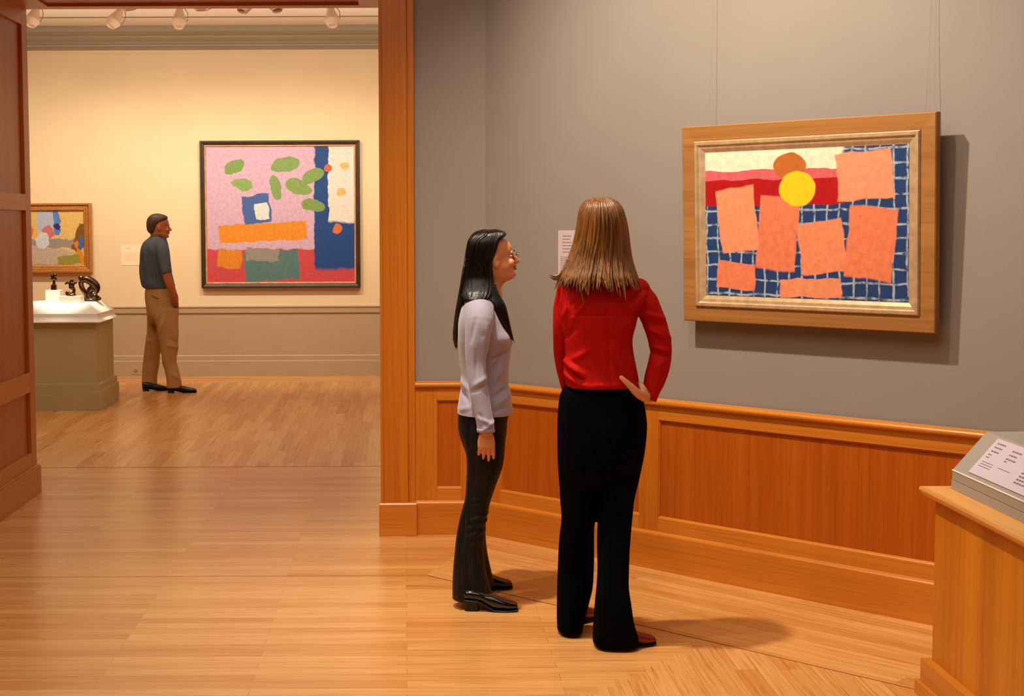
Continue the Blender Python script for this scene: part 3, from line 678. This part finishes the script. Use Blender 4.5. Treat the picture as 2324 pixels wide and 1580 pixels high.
armR = [(1086, 698, -.15, 34), (1088, 730, -.19, 33), (1084, 765, -.20, 28), (1080, 800, -.20, 24), (1080, 832, -.20, 22), (1084, 866, -.205, 22), (1089, 899, -.21, 21), (1095, 930, -.215, 20), (1100, 955, -.22, 19), (1103, 978, -.22, 19)]
armL = [(1086, 698, .15, 32), (1086, 765, .20, 27), (1086, 832, .20, 23), (1092, 899, .20, 21), (1100, 960, .19, 19)]
zh1 = at(1100, 936, Y1).z
b = MB(); sil(b, tor, Y1); b.tube([at(1092, 672, Y1 + .0), at(1092, 690, Y1)], [.075, .10], n=16)
fs1 = strokes(Y1, [(1107, 812, 1154, 788, -.009, .010), (1111, 866, 1141, 819, .009, .013), (1108, 840, 1136, 800, -.006, .008), (1114, 912, 1154, 888, .008, .014), (1112, 895, 1150, 872, -.007, .009), (1044, 880, 1060, 905, -.007, .010),
    (1046, 860, 1062, 880, .006, .010), (1120, 760, 1150, 772, .010, .03), (1112, 925, 1150, 915, -.004, .008), (1042, 925, 1066, 915, .005, .010)])
fs1b = strokes(Y1 - .1, [(1093, 765, 1093, 862, .006, .010), (1078, 790, 1076, 860, -.004, .007), (1068, 882, 1104, 864, -.007, .008), (1074, 866, 1100, 850, .005, .010), (1084, 940, 1112, 954, .008, .008), (1092, 968, 1116, 946, .007, .007), (1084, 930, 1100, 958, -.005, .006), (1075, 720, 1066, 770, -.005, .008), (1100, 735, 1104, 800, .004, .010)])
def fold1(p): return .003 * fbm(p, (9, 9, 6), 3) + 1.3 * fs1(p)
remesh(b, 'sweater', SWE, .006, root, 2, disp=fold1, cut=zh1)
for nm_, ar in (('sleeve', armR), ('sleeve', armL)):
    b = MB(); limb(b, ar, Y1, n=22); b.ell(at(ar[0][0], ar[0][1] - 2, Y1 + ar[0][2] * .72), (.062, .052, .055))
    remesh(b, nm_, SWE, .005, root, 1, disp=lambda p: .0025 * fbm(p, (14, 14, 8), 3) + 1.3 * fs1b(p))
b = MB(); b.loft([[c + Vector((.038 * math.cos(t), .038 * math.sin(t), 0)) for t in (2 * pi * k / 16 for k in range(16))] for c in (at(1102, 972, Y1 - .22), at(1103, 981, Y1 - .22))])
b.build('cuff', SWE, root, smooth=True)
JEAN, nt_, bb_ = newmat('dark_striped_denim')
v = coords(nt_, (110, 110, .8)); g = tex(nt_, v, 1., 2, .5); nt_.links.new(mix(nt_, ramp(nt_, g, .56, .64), lin((4, 4, 6)), lin((30, 24, 18))), bb_.inputs['Base Color']); bb_.inputs['Roughness'].default_value = .55
bb_.inputs['Specular IOR Level'].default_value = .3
hips = [(925, 1042, 1158, .165, 0, 2.4), (950, 1039, 1152, .168, 0, 2.4), (975, 1040, 1150, .172, 0, 2.4), (998, 1046, 1147, .172, 0, 2.4), (1020, 1054, 1145, .170, 0, 2.4), (1040, 1060, 1143, .162, 0, 2.4)]
legN = [(985, 1048, 1146, .085, -.082, 2.4), (1020, 1056, 1144, .086, -.086, 2.4), (1057, 1059, 1141, .082, -.088, 2.4), (1096, 1058, 1127, .074, -.088, 2.4), (1135, 1055, 1114, .066, -.09, 2.4), (1174, 1044, 1105, .064, -.09, 2.4), (1214, 1036, 1100, .062, -.09, 2.4),
        (1253, 1032, 1099, .066, -.09, 2.4), (1292, 1029, 1102, .072, -.09, 2.4), (1331, 1027, 1112, .078, -.09, 2.4), (1352, 1027, 1119, .080, -.09, 2.5), (1366, 1027, 1124, .080, -.09, 2.5), (1385, 1027, 1126, .080, -.09, 2.5)]
legF = [(985, 1052, 1146, .085, .082, 2.4), (1057, 1062, 1140, .082, .088, 2.4), (1096, 1062, 1124, .074, .095, 2.4), (1135, 1058, 1112, .066, .11, 2.4), (1174, 1050, 1104, .062, .125, 2.4), (1214, 1046, 1102, .062, .14, 2.4), (1253, 1046, 1106, .066, .155, 2.4),
        (1290, 1046, 1114, .072, .165, 2.4), (1316, 1046, 1120, .076, .17, 2.4), (1330, 1047, 1123, .076, .17, 2.4), (1350, 1047, 1123, .076, .17, 2.4)]
b = MB(); sil(b, hips, Y1); sil(b, legN, Y1); sil(b, legF, Y1)
fs2 = strokes(Y1, [(1058, 1171, 1108, 1151, .006, .008), (1054, 1187, 1106, 1167, .007, .008), (1052, 1206, 1102, 1188, .006, .009), (1060, 1138, 1094, 1130, .005, .008), (1060, 1125, 1086, 1121, .004, .006), (1062, 1226, 1098, 1208, .005, .010), (1050, 1160, 1076, 1190, -.004, .007),
    (1043, 1222, 1040, 1362, .006, .010), (1062, 1260, 1062, 1362, -.005, .010), (1074, 1290, 1108, 1360, .006, .010), (1050, 1250, 1050, 1362, -.003, .006), (1062, 1027, 1084, 1029, .004, .004), (1070, 950, 1068, 1010, .003, .008)])
def fold2(p): return .0025 * fbm(p, (14, 14, 4), 5) + fs2(p)
remesh(b, 'jeans', JEAN, .0065, root, 1, disp=fold2, cut=.036)
# body under the clothes, neck, face, hands
b = MB(); ins = .014
sil(b, tor[:-1], Y1, ins + .004); sil(b, hips, Y1, ins); sil(b, legN[:-3], Y1, ins + .006); sil(b, legF[:-3], Y1, ins + .006); limb(b, armR, Y1, ins); limb(b, armL, Y1, ins)
tn = at(1168, 628, Y1); HS = .93; ht = -math.radians(7)
TH1 = Matrix.Translation(tn) @ Matrix.Rotation(math.radians(8), 4, 'Z') @ Matrix.Rotation(ht, 4, 'Y') @ Matrix.Scale(HS, 4) @ Matrix.Translation((-.088, 0, -.012))
hp = head_parts(TH1); b.add(hp.v, hp.f)
b.tube([at(1098, 690, Y1), at(1103, 665, Y1), at(1108, 635, Y1), at(1112, 605, Y1)], [.062, .052, .052, .05], n=18)
wr = at(1103, 979, Y1 - .22)
b.tube([at(1101, 955, Y1 - .22), wr, at(1103, 986, Y1 - .22)], [.025, .025, .025], n=14)
hand(b, wr + Vector((0, 0, .010)), (.02, .0, -1), (.1, -1, 0), (1, 0, 0), .92, curl=(9, 14, 10), spread=3, tc=(60, 40), tin=1.)
wl_ = at(1100, 964, Y1 + .19); hand(b, wl_, (.0, 0, -1), (0, 1, 0), (1, 0, 0), .84, curl=(20, 25, 15), tc=(50, 40))
for (x, y, o) in ((1075, 1345, -.09), (1080, 1310, .17)):
    b.tube([at(x, y, Y1 + o), at(x + 2, y + 20, Y1 + o)], [.035, .034], n=12)
remesh(b, 'body', SK1, .0036, root, 1)
face_bits(TH1, root, (160, 76, 56), (24, 16, 14), smile=True)
# glasses
g = MB()
WIRE = mat('thin_metal_wire', (70, 60, 54), .35, metal=.7); fr = []
for s in (-1, 1):
    c = Vector((.108, s * .033, .109)); g.tube([TH1 @ (c + Vector((-.004 * abs(math.cos(a)), .023 * math.cos(a), .0165 * math.sin(a)))) for a in (2 * pi * k / 16 for k in range(17))], .0008, n=6, sub=1)
    g.tube([TH1 @ Vector(p) for p in ((.104, s * .056, .113), (.06, s * .071, .112), (.0, s * .079, .108))], .0008, n=6)
g.tube([TH1 @ Vector(p) for p in ((.108, -.011, .112), (.112, 0, .114), (.108, .011, .112))], .0008, n=6)
g.build('glasses', WIRE, root)
BLK = hairmat('straight_black_hair', (5, 4, 3), (15, 9, 7), .27)
h1 = [(521, 1104, 1118, .010, .0, 2), (523, 1092, 1132, .045, .0, 2.2), (527, 1080, 1143, .072, .0, 2.8), (533, 1072, 1147, .084, .0, 3.6), (539, 1068, 1139, .090, .0, 5), (547, 1064, 1131, .095, 0, 6.5), (560, 1061, 1127, .099, 0, 7), (576, 1058, 1122, .101, 0, 7), (592, 1056, 1115, .103, 0, 7), (612, 1053, 1115, .106, 0, 7), (634, 1050, 1117, .112, 0, 6), (654, 1047, 1119, .128, 0, 5), (670, 1045, 1114, .148, 0, 4.5), (680, 1048, 1104, .160, 0, 4)]
h2 = [(600, 1053, 1095, .09, .01, 3), (640, 1047, 1090, .10, .01, 3), (680, 1040, 1072, .11, .03, 2.6), (715, 1034, 1056, .11, .04, 2.4), (750, 1030, 1046, .09, .05, 2.4), (772, 1030, 1040, .06, .05, 2.2), (784, 1033, 1038, .02, .05, 2)]
h3 = [(640, 1096, 1122, .05, -.055, 2.4), (665, 1098, 1131, .048, -.075, 2.4), (690, 1106, 1145, .04, -.10, 2.2), (715, 1118, 1152, .034, -.11, 2.2), (738, 1132, 1157, .028, -.105, 2.2), (756, 1148, 1161, .018, -.10, 2), (768, 1160, 1164, .006, -.10, 2)]
b = MB(); sil(b, h1, Y1, n=32); sil(b, h2, Y1); sil(b, h3, Y1)
o = remesh(b, 'hair', BLK, .005, root, 3); o['label'] = 'long straight black hair'
b = MB(); strands(b, h1, Y1, 110, 1, .0028, (.9, 1.), .012, .0); strands(b, h2, Y1, 40, 2, .0025, (.8, 1.), .03, .001); strands(b, h3, Y1, 30, 3, .0022, (.8, 1.), .03, .001)
b.build('hair_strands', BLK, root, smooth=True)
BLS = mat('polished_black_leather', (14, 11, 11), .14, .1, 10, coat=.5); SOL = mat('black_rubber', (12, 10, 9), .6)
shoe(root, 'shoe', fl(1052, 1385), math.radians(-3), .232, .082, BLS, SOL, .048, .78)
shoe(root, 'shoe', fl(1050, 1338), math.radians(4), .225, .082, BLS, SOL, .048, .78)

# ---- person 2: woman in red blouse, seen from behind ----------------------------------------------------------
Y2 = 6.08
RED = mat('saturated_red_cotton', (182, 10, 5), .75, .04, 15, .1, bscale=250, spec=.15)
BLKC = mat('black_wool', (3, 4, 6), .9, .1, 30, .1, bscale=200, spec=.05)
SK2 = skinmat('fair_skin', (226, 158, 118))
root = empty('person', (at(1370, 1450, Y2).x, Y2, 0))
tag(root, 'woman from behind with long light brown hair, red blouse, black trousers, hand on hip', 'person')
RT = .0
tor2 = [(618, 1335, 1392, .06, 0, 2.2), (630, 1300, 1425, .085, 0, 2.2), (641, 1278, 1455, .10, 0, 2.3), (655, 1268, 1470, .115, 0, 2.4), (680, 1266, 1466, .125, 0, 2.5), (709, 1268, 1454, .13, 0, 2.5), (740, 1273, 1442, .13, 0, 2.5), (771, 1279, 1434, .125, 0, 2.5),
        (802, 1283, 1437, .122, 0, 2.5), (833, 1280, 1443, .125, 0, 2.5), (855, 1281, 1447, .13, 0, 2.5), (868, 1284, 1449, .134, 0, 2.5), (877, 1285, 1450, .134, 0, 2.5), (895, 1285, 1450, .134, 0, 2.5)]
aR = [(1446, 662, 0, 26), (1462, 685, 0, 30), (1477, 712, -.005, 28), (1489, 742, -.01, 27), (1497, 771, -.01, 26), (1500, 800, -.01, 25), (1495, 832, -.02, 26), (1486, 862, -.03, 24), (1479, 884, -.035, 20), (1474, 904, -.04, 16)]
aL = [(1290, 662, 0, 25), (1280, 690, .0, 24), (1275, 740, .0, 20), (1273, 790, .03, 17), (1276, 830, .06, 16), (1283, 868, .10, 14), (1290, 892, .13, 13)]
b = MB(); sil(b, tor2, Y2)
fs3 = strokes(Y2, [(1346, 647, 1295, 718, .008, .009), (1338, 652, 1300, 700, -.006, .008), (1292, 712, 1404, 711, -.005, .0045), (1404, 711, 1436, 706, -.003, .004), (1468, 646, 1422, 676, -.010, .012), (1452, 668, 1420, 700, .008, .012), (1446, 690, 1440, 725, -.008, .014),
    (1284, 818, 1313, 845, .013, .010), (1283, 846, 1306, 864, .010, .008), (1288, 838, 1318, 858, -.008, .008), (1379, 808, 1416, 864, -.006, .010), (1372, 700, 1376, 860, -.003, .012), (1282, 690, 1276, 720, .006, .008), (1300, 735, 1280, 765, -.006, .010), (1392, 745, 1440, 715, .005, .010),
    (1330, 790, 1290, 815, .006, .012), (1420, 800, 1436, 850, .006, .010), (1340, 868, 1440, 869, .006, .008), (1300, 866, 1340, 872, .004, .008), (1310, 670, 1290, 690, -.005, .007), (1400, 760, 1350, 770, -.003, .02)])
fs3b = strokes(Y2, [(1447, 706, 1503, 722, .008, .009), (1456, 720, 1500, 738, -.007, .008), (1466, 742, 1506, 764, .008, .008), (1470, 756, 1508, 778, -.006, .007), (1478, 784, 1512, 795, .008, .008), (1478, 798, 1518, 806, -.007, .007), (1500, 815, 1480, 840, .005, .009), (1510, 830, 1490, 868, -.004, .008), (1455, 672, 1475, 700, .006, .010),
    (1495, 742, 1520, 770, .005, .009), (1470, 655, 1440, 675, -.006, .008)])
remesh(b, 'blouse', RED, .006, root, 2, disp=lambda p: .0035 * fbm(p, (7, 7, 7), 4) + 1.45 * fs3(p), cut=at(1370, 876, Y2).z)
b = MB(); limb(b, aR, Y2, n=22); b.ell(at(1447, 660, Y2), (.052, .06, .05)); remesh(b, 'sleeve', RED, .0055, root, 1, disp=lambda p: .003 * fbm(p, (12, 12, 12), 4) + 1.4 * fs3b(p))
b = MB(); limb(b, aL, Y2, n=20); b.ell(at(1291, 662, Y2), (.050, .055, .048)); remesh(b, 'sleeve', RED, .0055, root, 1, disp=lambda p: .004 * fbm(p, (12, 12, 10), 9))
b = MB(); b.tube([at(1476, 893, Y2 - .037), at(1472, 908, Y2 - .041)], [.033, .031], n=18); b.build('cuff', RED, root, smooth=True)
MB().ell(at(1478, 901, Y2 - .073), (.005, .003, .005)).build('cuff_button', RED, root, smooth=True)
hip2 = [(862, 1290, 1446, .118, 0, 2.5), (880, 1280, 1452, .125, 0, 2.5), (900, 1271, 1459, .132, 0, 2.5), (939, 1267, 1466, .142, 0, 2.5), (970, 1266, 1468, .148, 0, 2.5), (1017, 1266, 1463, .150, 0, 2.5), (1057, 1267, 1455, .145, 0, 2.5), (1085, 1269, 1448, .13, 0, 2.5), (1100, 1276, 1440, .10, 0, 2.4)]
lL = [(1040, 1268, 1362, .10, .01, 2.5), (1085, 1269, 1361, .11, .01, 2.5), (1108, 1271, 1358, .105, .01, 2.5), (1135, 1272, 1353, .10, .015, 2.5), (1175, 1275, 1349, .095, .02, 2.5), (1214, 1270, 1348, .09, .03, 2.5), (1253, 1267, 1348, .09, .04, 2.5), (1292, 1266, 1347, .095, .05, 2.5), (1331, 1265, 1344, .10, .055, 2.5), (1371, 1265, 1334, .105, .06, 2.5), (1405, 1265, 1326, .105, .06, 2.5), (1421, 1266, 1322, .105, .06, 2.5), (1445, 1266, 1322, .105, .06, 2.5)]
lR = [(1040, 1358, 1458, .10, -.02, 2.5), (1085, 1359, 1449, .105, -.02, 2.5), (1108, 1361, 1443, .105, -.03, 2.5), (1135, 1360, 1437, .10, -.04, 2.5), (1175, 1358, 1433, .09, -.06, 2.5), (1214, 1356, 1429, .085, -.075, 2.5), (1253, 1356, 1426, .085, -.09, 2.5), (1292, 1357, 1425, .085, -.11, 2.5), (1331, 1355, 1425, .09, -.125, 2.5), (1371, 1351, 1431, .095, -.14, 2.5), (1410, 1348, 1437, .10, -.145, 2.5), (1440, 1346, 1446, .10, -.15, 2.5), (1462, 1346, 1449, .10, -.15, 2.5), (1485, 1346, 1449, .10, -.15, 2.5)]
b = MB(); sil(b, hip2, Y2); sil(b, lL, Y2); sil(b, lR, Y2)
remesh(b, 'trousers', BLKC, .0065, root, 1, disp=lambda p: .004 * fbm(p, (12, 12, 3), 7), cut=.016)
b = MB(); sil(b, tor2[:-1], Y2, .018); sil(b, hip2, Y2, .016); sil(b, lL[:-2], Y2, .02); sil(b, lR[:-2], Y2, .02); limb(b, aR, Y2, .014); limb(b, aL, Y2, .010)
TH2 = Matrix.Translation(at(1366, 560, Y2 - .0)) @ Matrix.Rotation(math.radians(72), 4, 'Z') @ Matrix.Translation((0, 0, -.13))
hp = head_parts(TH2); b.add(hp.v, hp.f)
b.tube([at(1364, 650, Y2), at(1365, 600, Y2), at(1366, 570, Y2)], [.07, .055, .055], n=16)
w2 = at(1470, 905, Y2 - .042)
b.tube([at(1473, 892, Y2 - .04), w2], [.025, .025], n=14)
hand(b, w2 + Vector((.002, -.01, .004)), (-.30, .80, .12), (-.05, -.35, -.95), (-1, -.3, .6), .76, curl=(5, 10, 8), spread=6, tc=(0, 4))
b.tube([at(1466, 903, Y2 - .07), at(1448, 893, Y2 - .125), at(1428, 874, Y2 - .145), at(1411, 858, Y2 - .148)], [.021, .018, .0130, .0092], n=12); b.ell(at(1410, 857, Y2 - .148), (.009, .009, .009))
b.tube([at(1468, 903, Y2 - .05), at(1460, 885, Y2 - .08), at(1452, 868, Y2 - .06)], [.018, .015, .010], n=12)
wl2 = at(1291, 893, Y2 + .135); hand(b, wl2, (.5, .3, -.6), (-.6, 0, -.5), (0, -1, 0), .9, curl=(20, 25, 15))
for (x, y, o) in ((1300, 1400, .06), (1395, 1440, -.14)): b.tube([at(x, y - 30, Y2 + o), at(x, y, Y2 + o)], [.035, .034], n=12)
remesh(b, 'body', SK2, .0046, root, 1)
face_bits(TH2, root, (186, 90, 76), (120, 80, 46))
BRN = hairmat('light_brown_hair', (66, 33, 10), (148, 94, 42), .38)
k1 = [(449, 1354, 1374, .012, .0, 2), (452, 1342, 1386, .045, 0, 2.1), (459, 1328, 1398, .075, 0, 2.2), (472, 1319, 1409, .10, 0, 2.3), (490, 1315, 1415, .112, 0, 2.4), (510, 1312, 1420, .116, 0, 2.4), (535, 1307, 1424, .115, 0, 2.4), (560, 1301, 1427, .112, -.005, 2.4), (585, 1292, 1431, .112, -.01, 2.4), (610, 1282, 1438, .118, -.02, 2.3), (628, 1274, 1444, .125, -.03, 2.3), (640, 1276, 1446, .125, -.035, 2.3)]
b = MB(); sil(b, k1, Y2, n=36)
o = remesh(b, 'hair', BRN, .006, root, 3, disp=lambda p: .004 * math.sin(math.atan2(p.y - Y2, p.x - root.location.x) * 26 + 3 * fbm(p, (3, 3, 3), 5)) * min(1, max(0, (1.75 - p.z) * 6)))
o['label'] = 'long light brown hair seen from behind'
b = MB(); strands(b, k1, Y2, 170, 11, .0038, (.80, 1.), .045, .001, (pi, 2 * pi), .12); strands(b, k1, Y2, 60, 12, .004, (.85, 1.), .04, .001, (0, pi), .1)
strands(b, k1, Y2, 26, 13, .005, (.95, 1.), .085, .003, (pi * 1.2, pi * 1.75), .02)
for dx, dy in ((0, 0), (2, -4), (4, 3)):
    b.tube([at(1290, 590 + dy, Y2 - .02), at(1280, 615 + dy, Y2 - .03), at(1268 + dx, 628 + dy, Y2 - .03), at(1255 + dx, 631 + dy, Y2 - .03), at(1245 + dx, 627 + dy, Y2 - .03)], [.006, .007, .007, .005, .0006], n=6)
b.build('hair_strands', BRN, root, smooth=True)
MAR = mat('dark_red_leather', (112, 12, 10), .3, .1, 10, coat=.3); SO2 = mat('dark_heel', (14, 8, 8), .4)
shoe(root, 'shoe', fl(1356, 1470), math.radians(12), .232, .088, MAR, SO2, .05, .8)
shoe(root, 'shoe', fl(1282, 1424), math.radians(50), .225, .086, MAR, SO2, .05, .8)

# ---- person 3: man in the far room --------------------------------------------------------------------------------
Y3 = 15.3
SHI = mat('slate_blue_shirt', (78, 82, 92), .75, .05, 10, .1); KHA = mat('khaki_cotton', (178, 132, 74), .8, .05, 12, .1); SK3 = skinmat('tanned_skin', (176, 96, 52))
root = empty('person', (at(360, 885, Y3).x, Y3, 0))
tag(root, 'man in slate blue short-sleeved shirt and khaki trousers standing in the far room', 'person')
t3 = [(533, 344, 372, .07, 0, 2.2), (540, 336, 376, .12, 0, 2.2), (549, 326, 379, .18, 0, 2.3), (564, 320, 383, .21, 0, 2.4), (586, 318, 386, .205, 0, 2.4), (615, 318, 389, .19, 0, 2.4), (640, 320, 394, .18, 0, 2.4), (650, 323, 396, .175, 0, 2.4), (655, 330, 396, .165, 0, 2.4)]
a3 = [(360, 556, -.13, 15), (368, 570, -.19, 15.5), (373, 590, -.22, 14.5), (376, 608, -.23, 14), (378, 620, -.235, 13.5)]
f3 = [(374, 600, -.23, 9.5), (377, 622, -.235, 9.5), (384, 642, -.23, 9.2), (391, 660, -.21, 8), (396, 672, -.19, 8), (397, 682, -.15, 8.5)]
b = MB(); sil(b, t3, Y3); limb(b, a3, Y3); limb(b, [(x, y, -o, r) for x, y, o, r in a3], Y3)
fs5 = strokes(Y3, [(341, 565, 353, 634, -.020, .022), (329, 582, 329, 628, -.020, .018), (336, 560, 338, 610, .014, .018), (347, 590, 362, 640, .014, .018), (352, 580, 366, 645, -.016, .018), (322, 600, 324, 640, .010, .015), (378, 600, 386, 640, .01, .02)])
remesh(b, 'shirt', SHI, .009, root, 1, disp=lambda p: .008 * fbm(p, (8, 8, 4), 1) + fs5(p))
b = MB(); col = [at(347, 534, Y3), at(350, 531, Y3 - .07), at(362, 534, Y3 - .08), at(371, 541, Y3 - .05), at(373, 544, Y3), at(366, 537, Y3 + .07), at(352, 531, Y3 + .08), at(347, 533, Y3)]
b.tube(col, .014, n=10); b.build('collar', SHI, root, smooth=True)
h3r = [(650, 332, 396, .155, 0, 2.4), (657, 331, 399, .16, 0, 2.4), (673, 330, 403, .17, 0, 2.4), (697, 332, 405, .172, 0, 2.4), (715, 334, 405, .165, 0, 2.4), (735, 338, 403, .12, 0, 2.4)]
n3 = [(700, 342, 405, .09, -.085, 2.4), (735, 350, 405, .09, -.09, 2.4), (755, 358, 405, .09, -.09, 2.4), (772, 362, 404, .088, -.09, 2.4), (788, 364, 404.5, .085, -.09, 2.4), (804, 367, 402, .082, -.09, 2.4), (821, 369, 401, .08, -.09, 2.4), (837, 373, 405, .08, -.09, 2.4), (854, 376, 409, .085, -.09, 2.5), (868, 378, 412, .088, -.09, 2.5), (880, 379, 413, .088, -.09, 2.5)]
l3 = [(700, 333, 392, .09, .085, 2.4), (735, 333, 380, .088, .09, 2.4), (755, 333, 374, .085, .10, 2.4), (772, 331, 372, .085, .10, 2.4), (788, 329, 370, .082, .11, 2.4), (804, 327, 364, .08, .12, 2.4), (821, 325, 362, .08, .13, 2.4), (837, 324, 360, .08, .13, 2.4), (854, 323, 357, .082, .14, 2.5), (870, 322, 356, .085, .14, 2.5), (877, 322, 355, .085, .14, 2.5)]
b = MB(); sil(b, h3r, Y3); sil(b, n3, Y3); sil(b, l3, Y3)
fs6 = strokes(Y3, [(379, 726, 365, 760, .014, .016), (372, 715, 358, 745, -.012, .016), (392, 765, 405, 776, -.012, .014), (386, 780, 404, 786, .012, .014), (348, 722, 354, 756, -.030, .025), (335, 765, 350, 772, -.012, .014), (333, 776, 352, 770, .010, .014), (370, 820, 374, 860, .010, .016), (388, 800, 396, 840, -.010, .02), (400, 845, 410, 858, .010, .014), (330, 830, 352, 836, -.010, .014), (328, 842, 348, 838, .010, .014), (392, 700, 398, 750, .008, .02)])
remesh(b, 'trousers', KHA, .009, root, 1, disp=lambda p: .007 * fbm(p, (9, 9, 6), 2) + fs6(p), cut=.03)

c1, c2 = at(344, 668, Y3 - .165), at(361, 676, Y3 - .175); MB().tube([c1, (c1 + c2) / 2 + Vector((0, -.008, 0)), c2], .008, n=8).build('pocket', KHA, root, smooth=True)
b = MB(); sil(b, t3, Y3, .034); sil(b, h3r, Y3, .035); sil(b, n3[:-1], Y3, .036); sil(b, l3[:-1], Y3, .036); limb(b, a3, Y3, .02); limb(b, f3, Y3)
limb(b, [(x, y, -o, r) for x, y, o, r in a3], Y3, .02); limb(b, [(x, y, -o, r) for x, y, o, r in f3], Y3)
hand(b, at(396, 676, Y3 - .155), (-.05, .35, -.9), (.1, -1, 0), (1, 0, 0), .9, curl=(20, 20, 10), tc=(60, 40), tin=1.); hand(b, at(394, 676, Y3 + .155), (-.05, -.35, -.9), (.1, 1, 0), (1, 0, 0), .9, curl=(20, 20, 10), tc=(60, 40), tin=1.)
TH3 = Matrix.Translation(at(382, 540, Y3)) @ Matrix.Rotation(math.radians(14), 4, 'Z') @ Matrix.Rotation(math.radians(2), 4, 'Y') @ Matrix.Scale(1.06, 4) @ Matrix.Translation((-.088, 0, -.008))
hp = head_parts(TH3, 1.04, 1.1); b.add(hp.v, hp.f)
b.tube([at(356, 548, Y3), at(359, 535, Y3), at(361, 515, Y3)], [.075, .066, .066], n=16)
for (x, y, o) in ((340, 870, .14), (395, 872, -.09)): b.tube([at(x, y - 20, Y3 + o), at(x, y + 4, Y3 + o)], [.04, .04], n=12)
remesh(b, 'body', SK3, .0065, root, 1)
face_bits(TH3, root, (140, 66, 44), (56, 32, 18))
SH = hairmat('short_brown_hair', (58, 34, 14), (84, 54, 24), .5); b = MB(); rings = []
for z, fx, bx, w in crs([(.045, -.045, -.088, .052), (.07, -.03, -.108, .070), (.10, -.012, -.115, .078), (.13, .012, -.117, .080), (.155, .045, -.116, .081), (.178, .074, -.110, .078), (.198, .080, -.098, .070), (.216, .062, -.078, .056), (.228, .020, -.05, .034), (.232, -.01, -.02, .01)], 3):
    rings.append([TH3 @ Vector(((fx + bx) / 2 + (fx - bx) / 2 * srf(t, 2.6)[0], w * srf(t, 2.4)[1], z)) for t in (2 * pi * k / 28 for k in range(28))])
b.loft(rings); remesh(b, 'hair', SH, .006, root, 2)
BL3 = mat('black_leather', (16, 13, 12), .25, .1)
shoe(root, 'shoe', fl(380, 892), math.radians(4), .288, .10, BL3, SOL, .028, .7)
shoe(root, 'shoe', fl(323, 888), math.radians(16), .272, .10, BL3, SOL, .028, .7)

# ------------------------------------------------------------------ lights
def kcol(c): return c
def spot(name, loc, target, W, deg, blend=.5, size=.05, c=(1, .885, .68)):
    l = bpy.data.lights.new(name, 'SPOT'); l.energy = W; l.spot_size = math.radians(deg); l.spot_blend = blend; l.shadow_soft_size = size; l.color = c
    o = bpy.data.objects.new(name, l); COL.objects.link(o); o.location = loc
    o.rotation_euler = (Vector(target) - Vector(loc)).to_track_quat('-Z', 'Y').to_euler(); return o
def area(name, loc, target, W, sx, sy, c=(1, .885, .72)):
    l = bpy.data.lights.new(name, 'AREA'); l.energy = W; l.shape = 'RECTANGLE'; l.size = sx; l.size_y = sy; l.color = c
    o = bpy.data.objects.new(name, l); COL.objects.link(o); o.location = loc
    o.rotation_euler = (Vector(target) - Vector(loc)).to_track_quat('-Z', 'Y').to_euler(); return o
# far room: the row of track lamps washes the back wall
for x_, W_ in ((.9, 75), (-.3, 88), (-1.4, 122), (-2.6, 120), (-3.8, 85), (-5.1, 55)):
    spot('track_spot', (x_, 14.8, 3.5), (x_, YF, 1.25), W_, 92, 1., .06)
spot('track_spot', (-3.1, 13.4, 3.6), (-3.1, 14.12, 1.0), 480, 18, .6, .03)
area('ceiling_wash', (-2, 12.2, 3.7), (-2, 12.6, 0), 70, 5, 2)
area('ceiling_bounce', (-1.5, 14.2, 2.9), (-1.5, 15.4, 3.79), 14, 5, .4)
area('upward_fill', (-1.9, 15.2, 3.0), (-1.9, 16.5, 3.8), 16, 6, .3)  # fill added below the cornice to brighten the far ceiling
# near room: soft overhead fill added for the ambient level, and picture spots
area('overhead_fill', (-.8, 3.4, 4.2), (-.8, 3.6, 0), 90, 5, 4)
spot('picture_spot', (-.15, 5.95, 4.15), (1.5, 6.7, .9), 420, 96, .8, .05)
spot('picture_spot', (.5, 5.3, 4.15), (2.0, 6.5, 1.5), 85, 56, .8, .04)
spot('floor_spot', (-1.6, 5.2, 4.15), (-1.4, 5.8, 0), 140, 100, 1., .08)
w = bpy.data.worlds.new('world'); scn.world = w; w.use_nodes = True
w.node_tree.nodes['Background'].inputs[0].default_value = (.9, .75, .55, 1); w.node_tree.nodes['Background'].inputs[1].default_value = .0
vs = scn.view_settings; vs.view_transform = 'Standard'; vs.look = 'None'; vs.gamma = 1; vs.use_curve_mapping = False; vs.exposure = .3
scn.cycles.use_denoising = True; scn.cycles.max_bounces = 6; scn.cycles.diffuse_bounces = 4
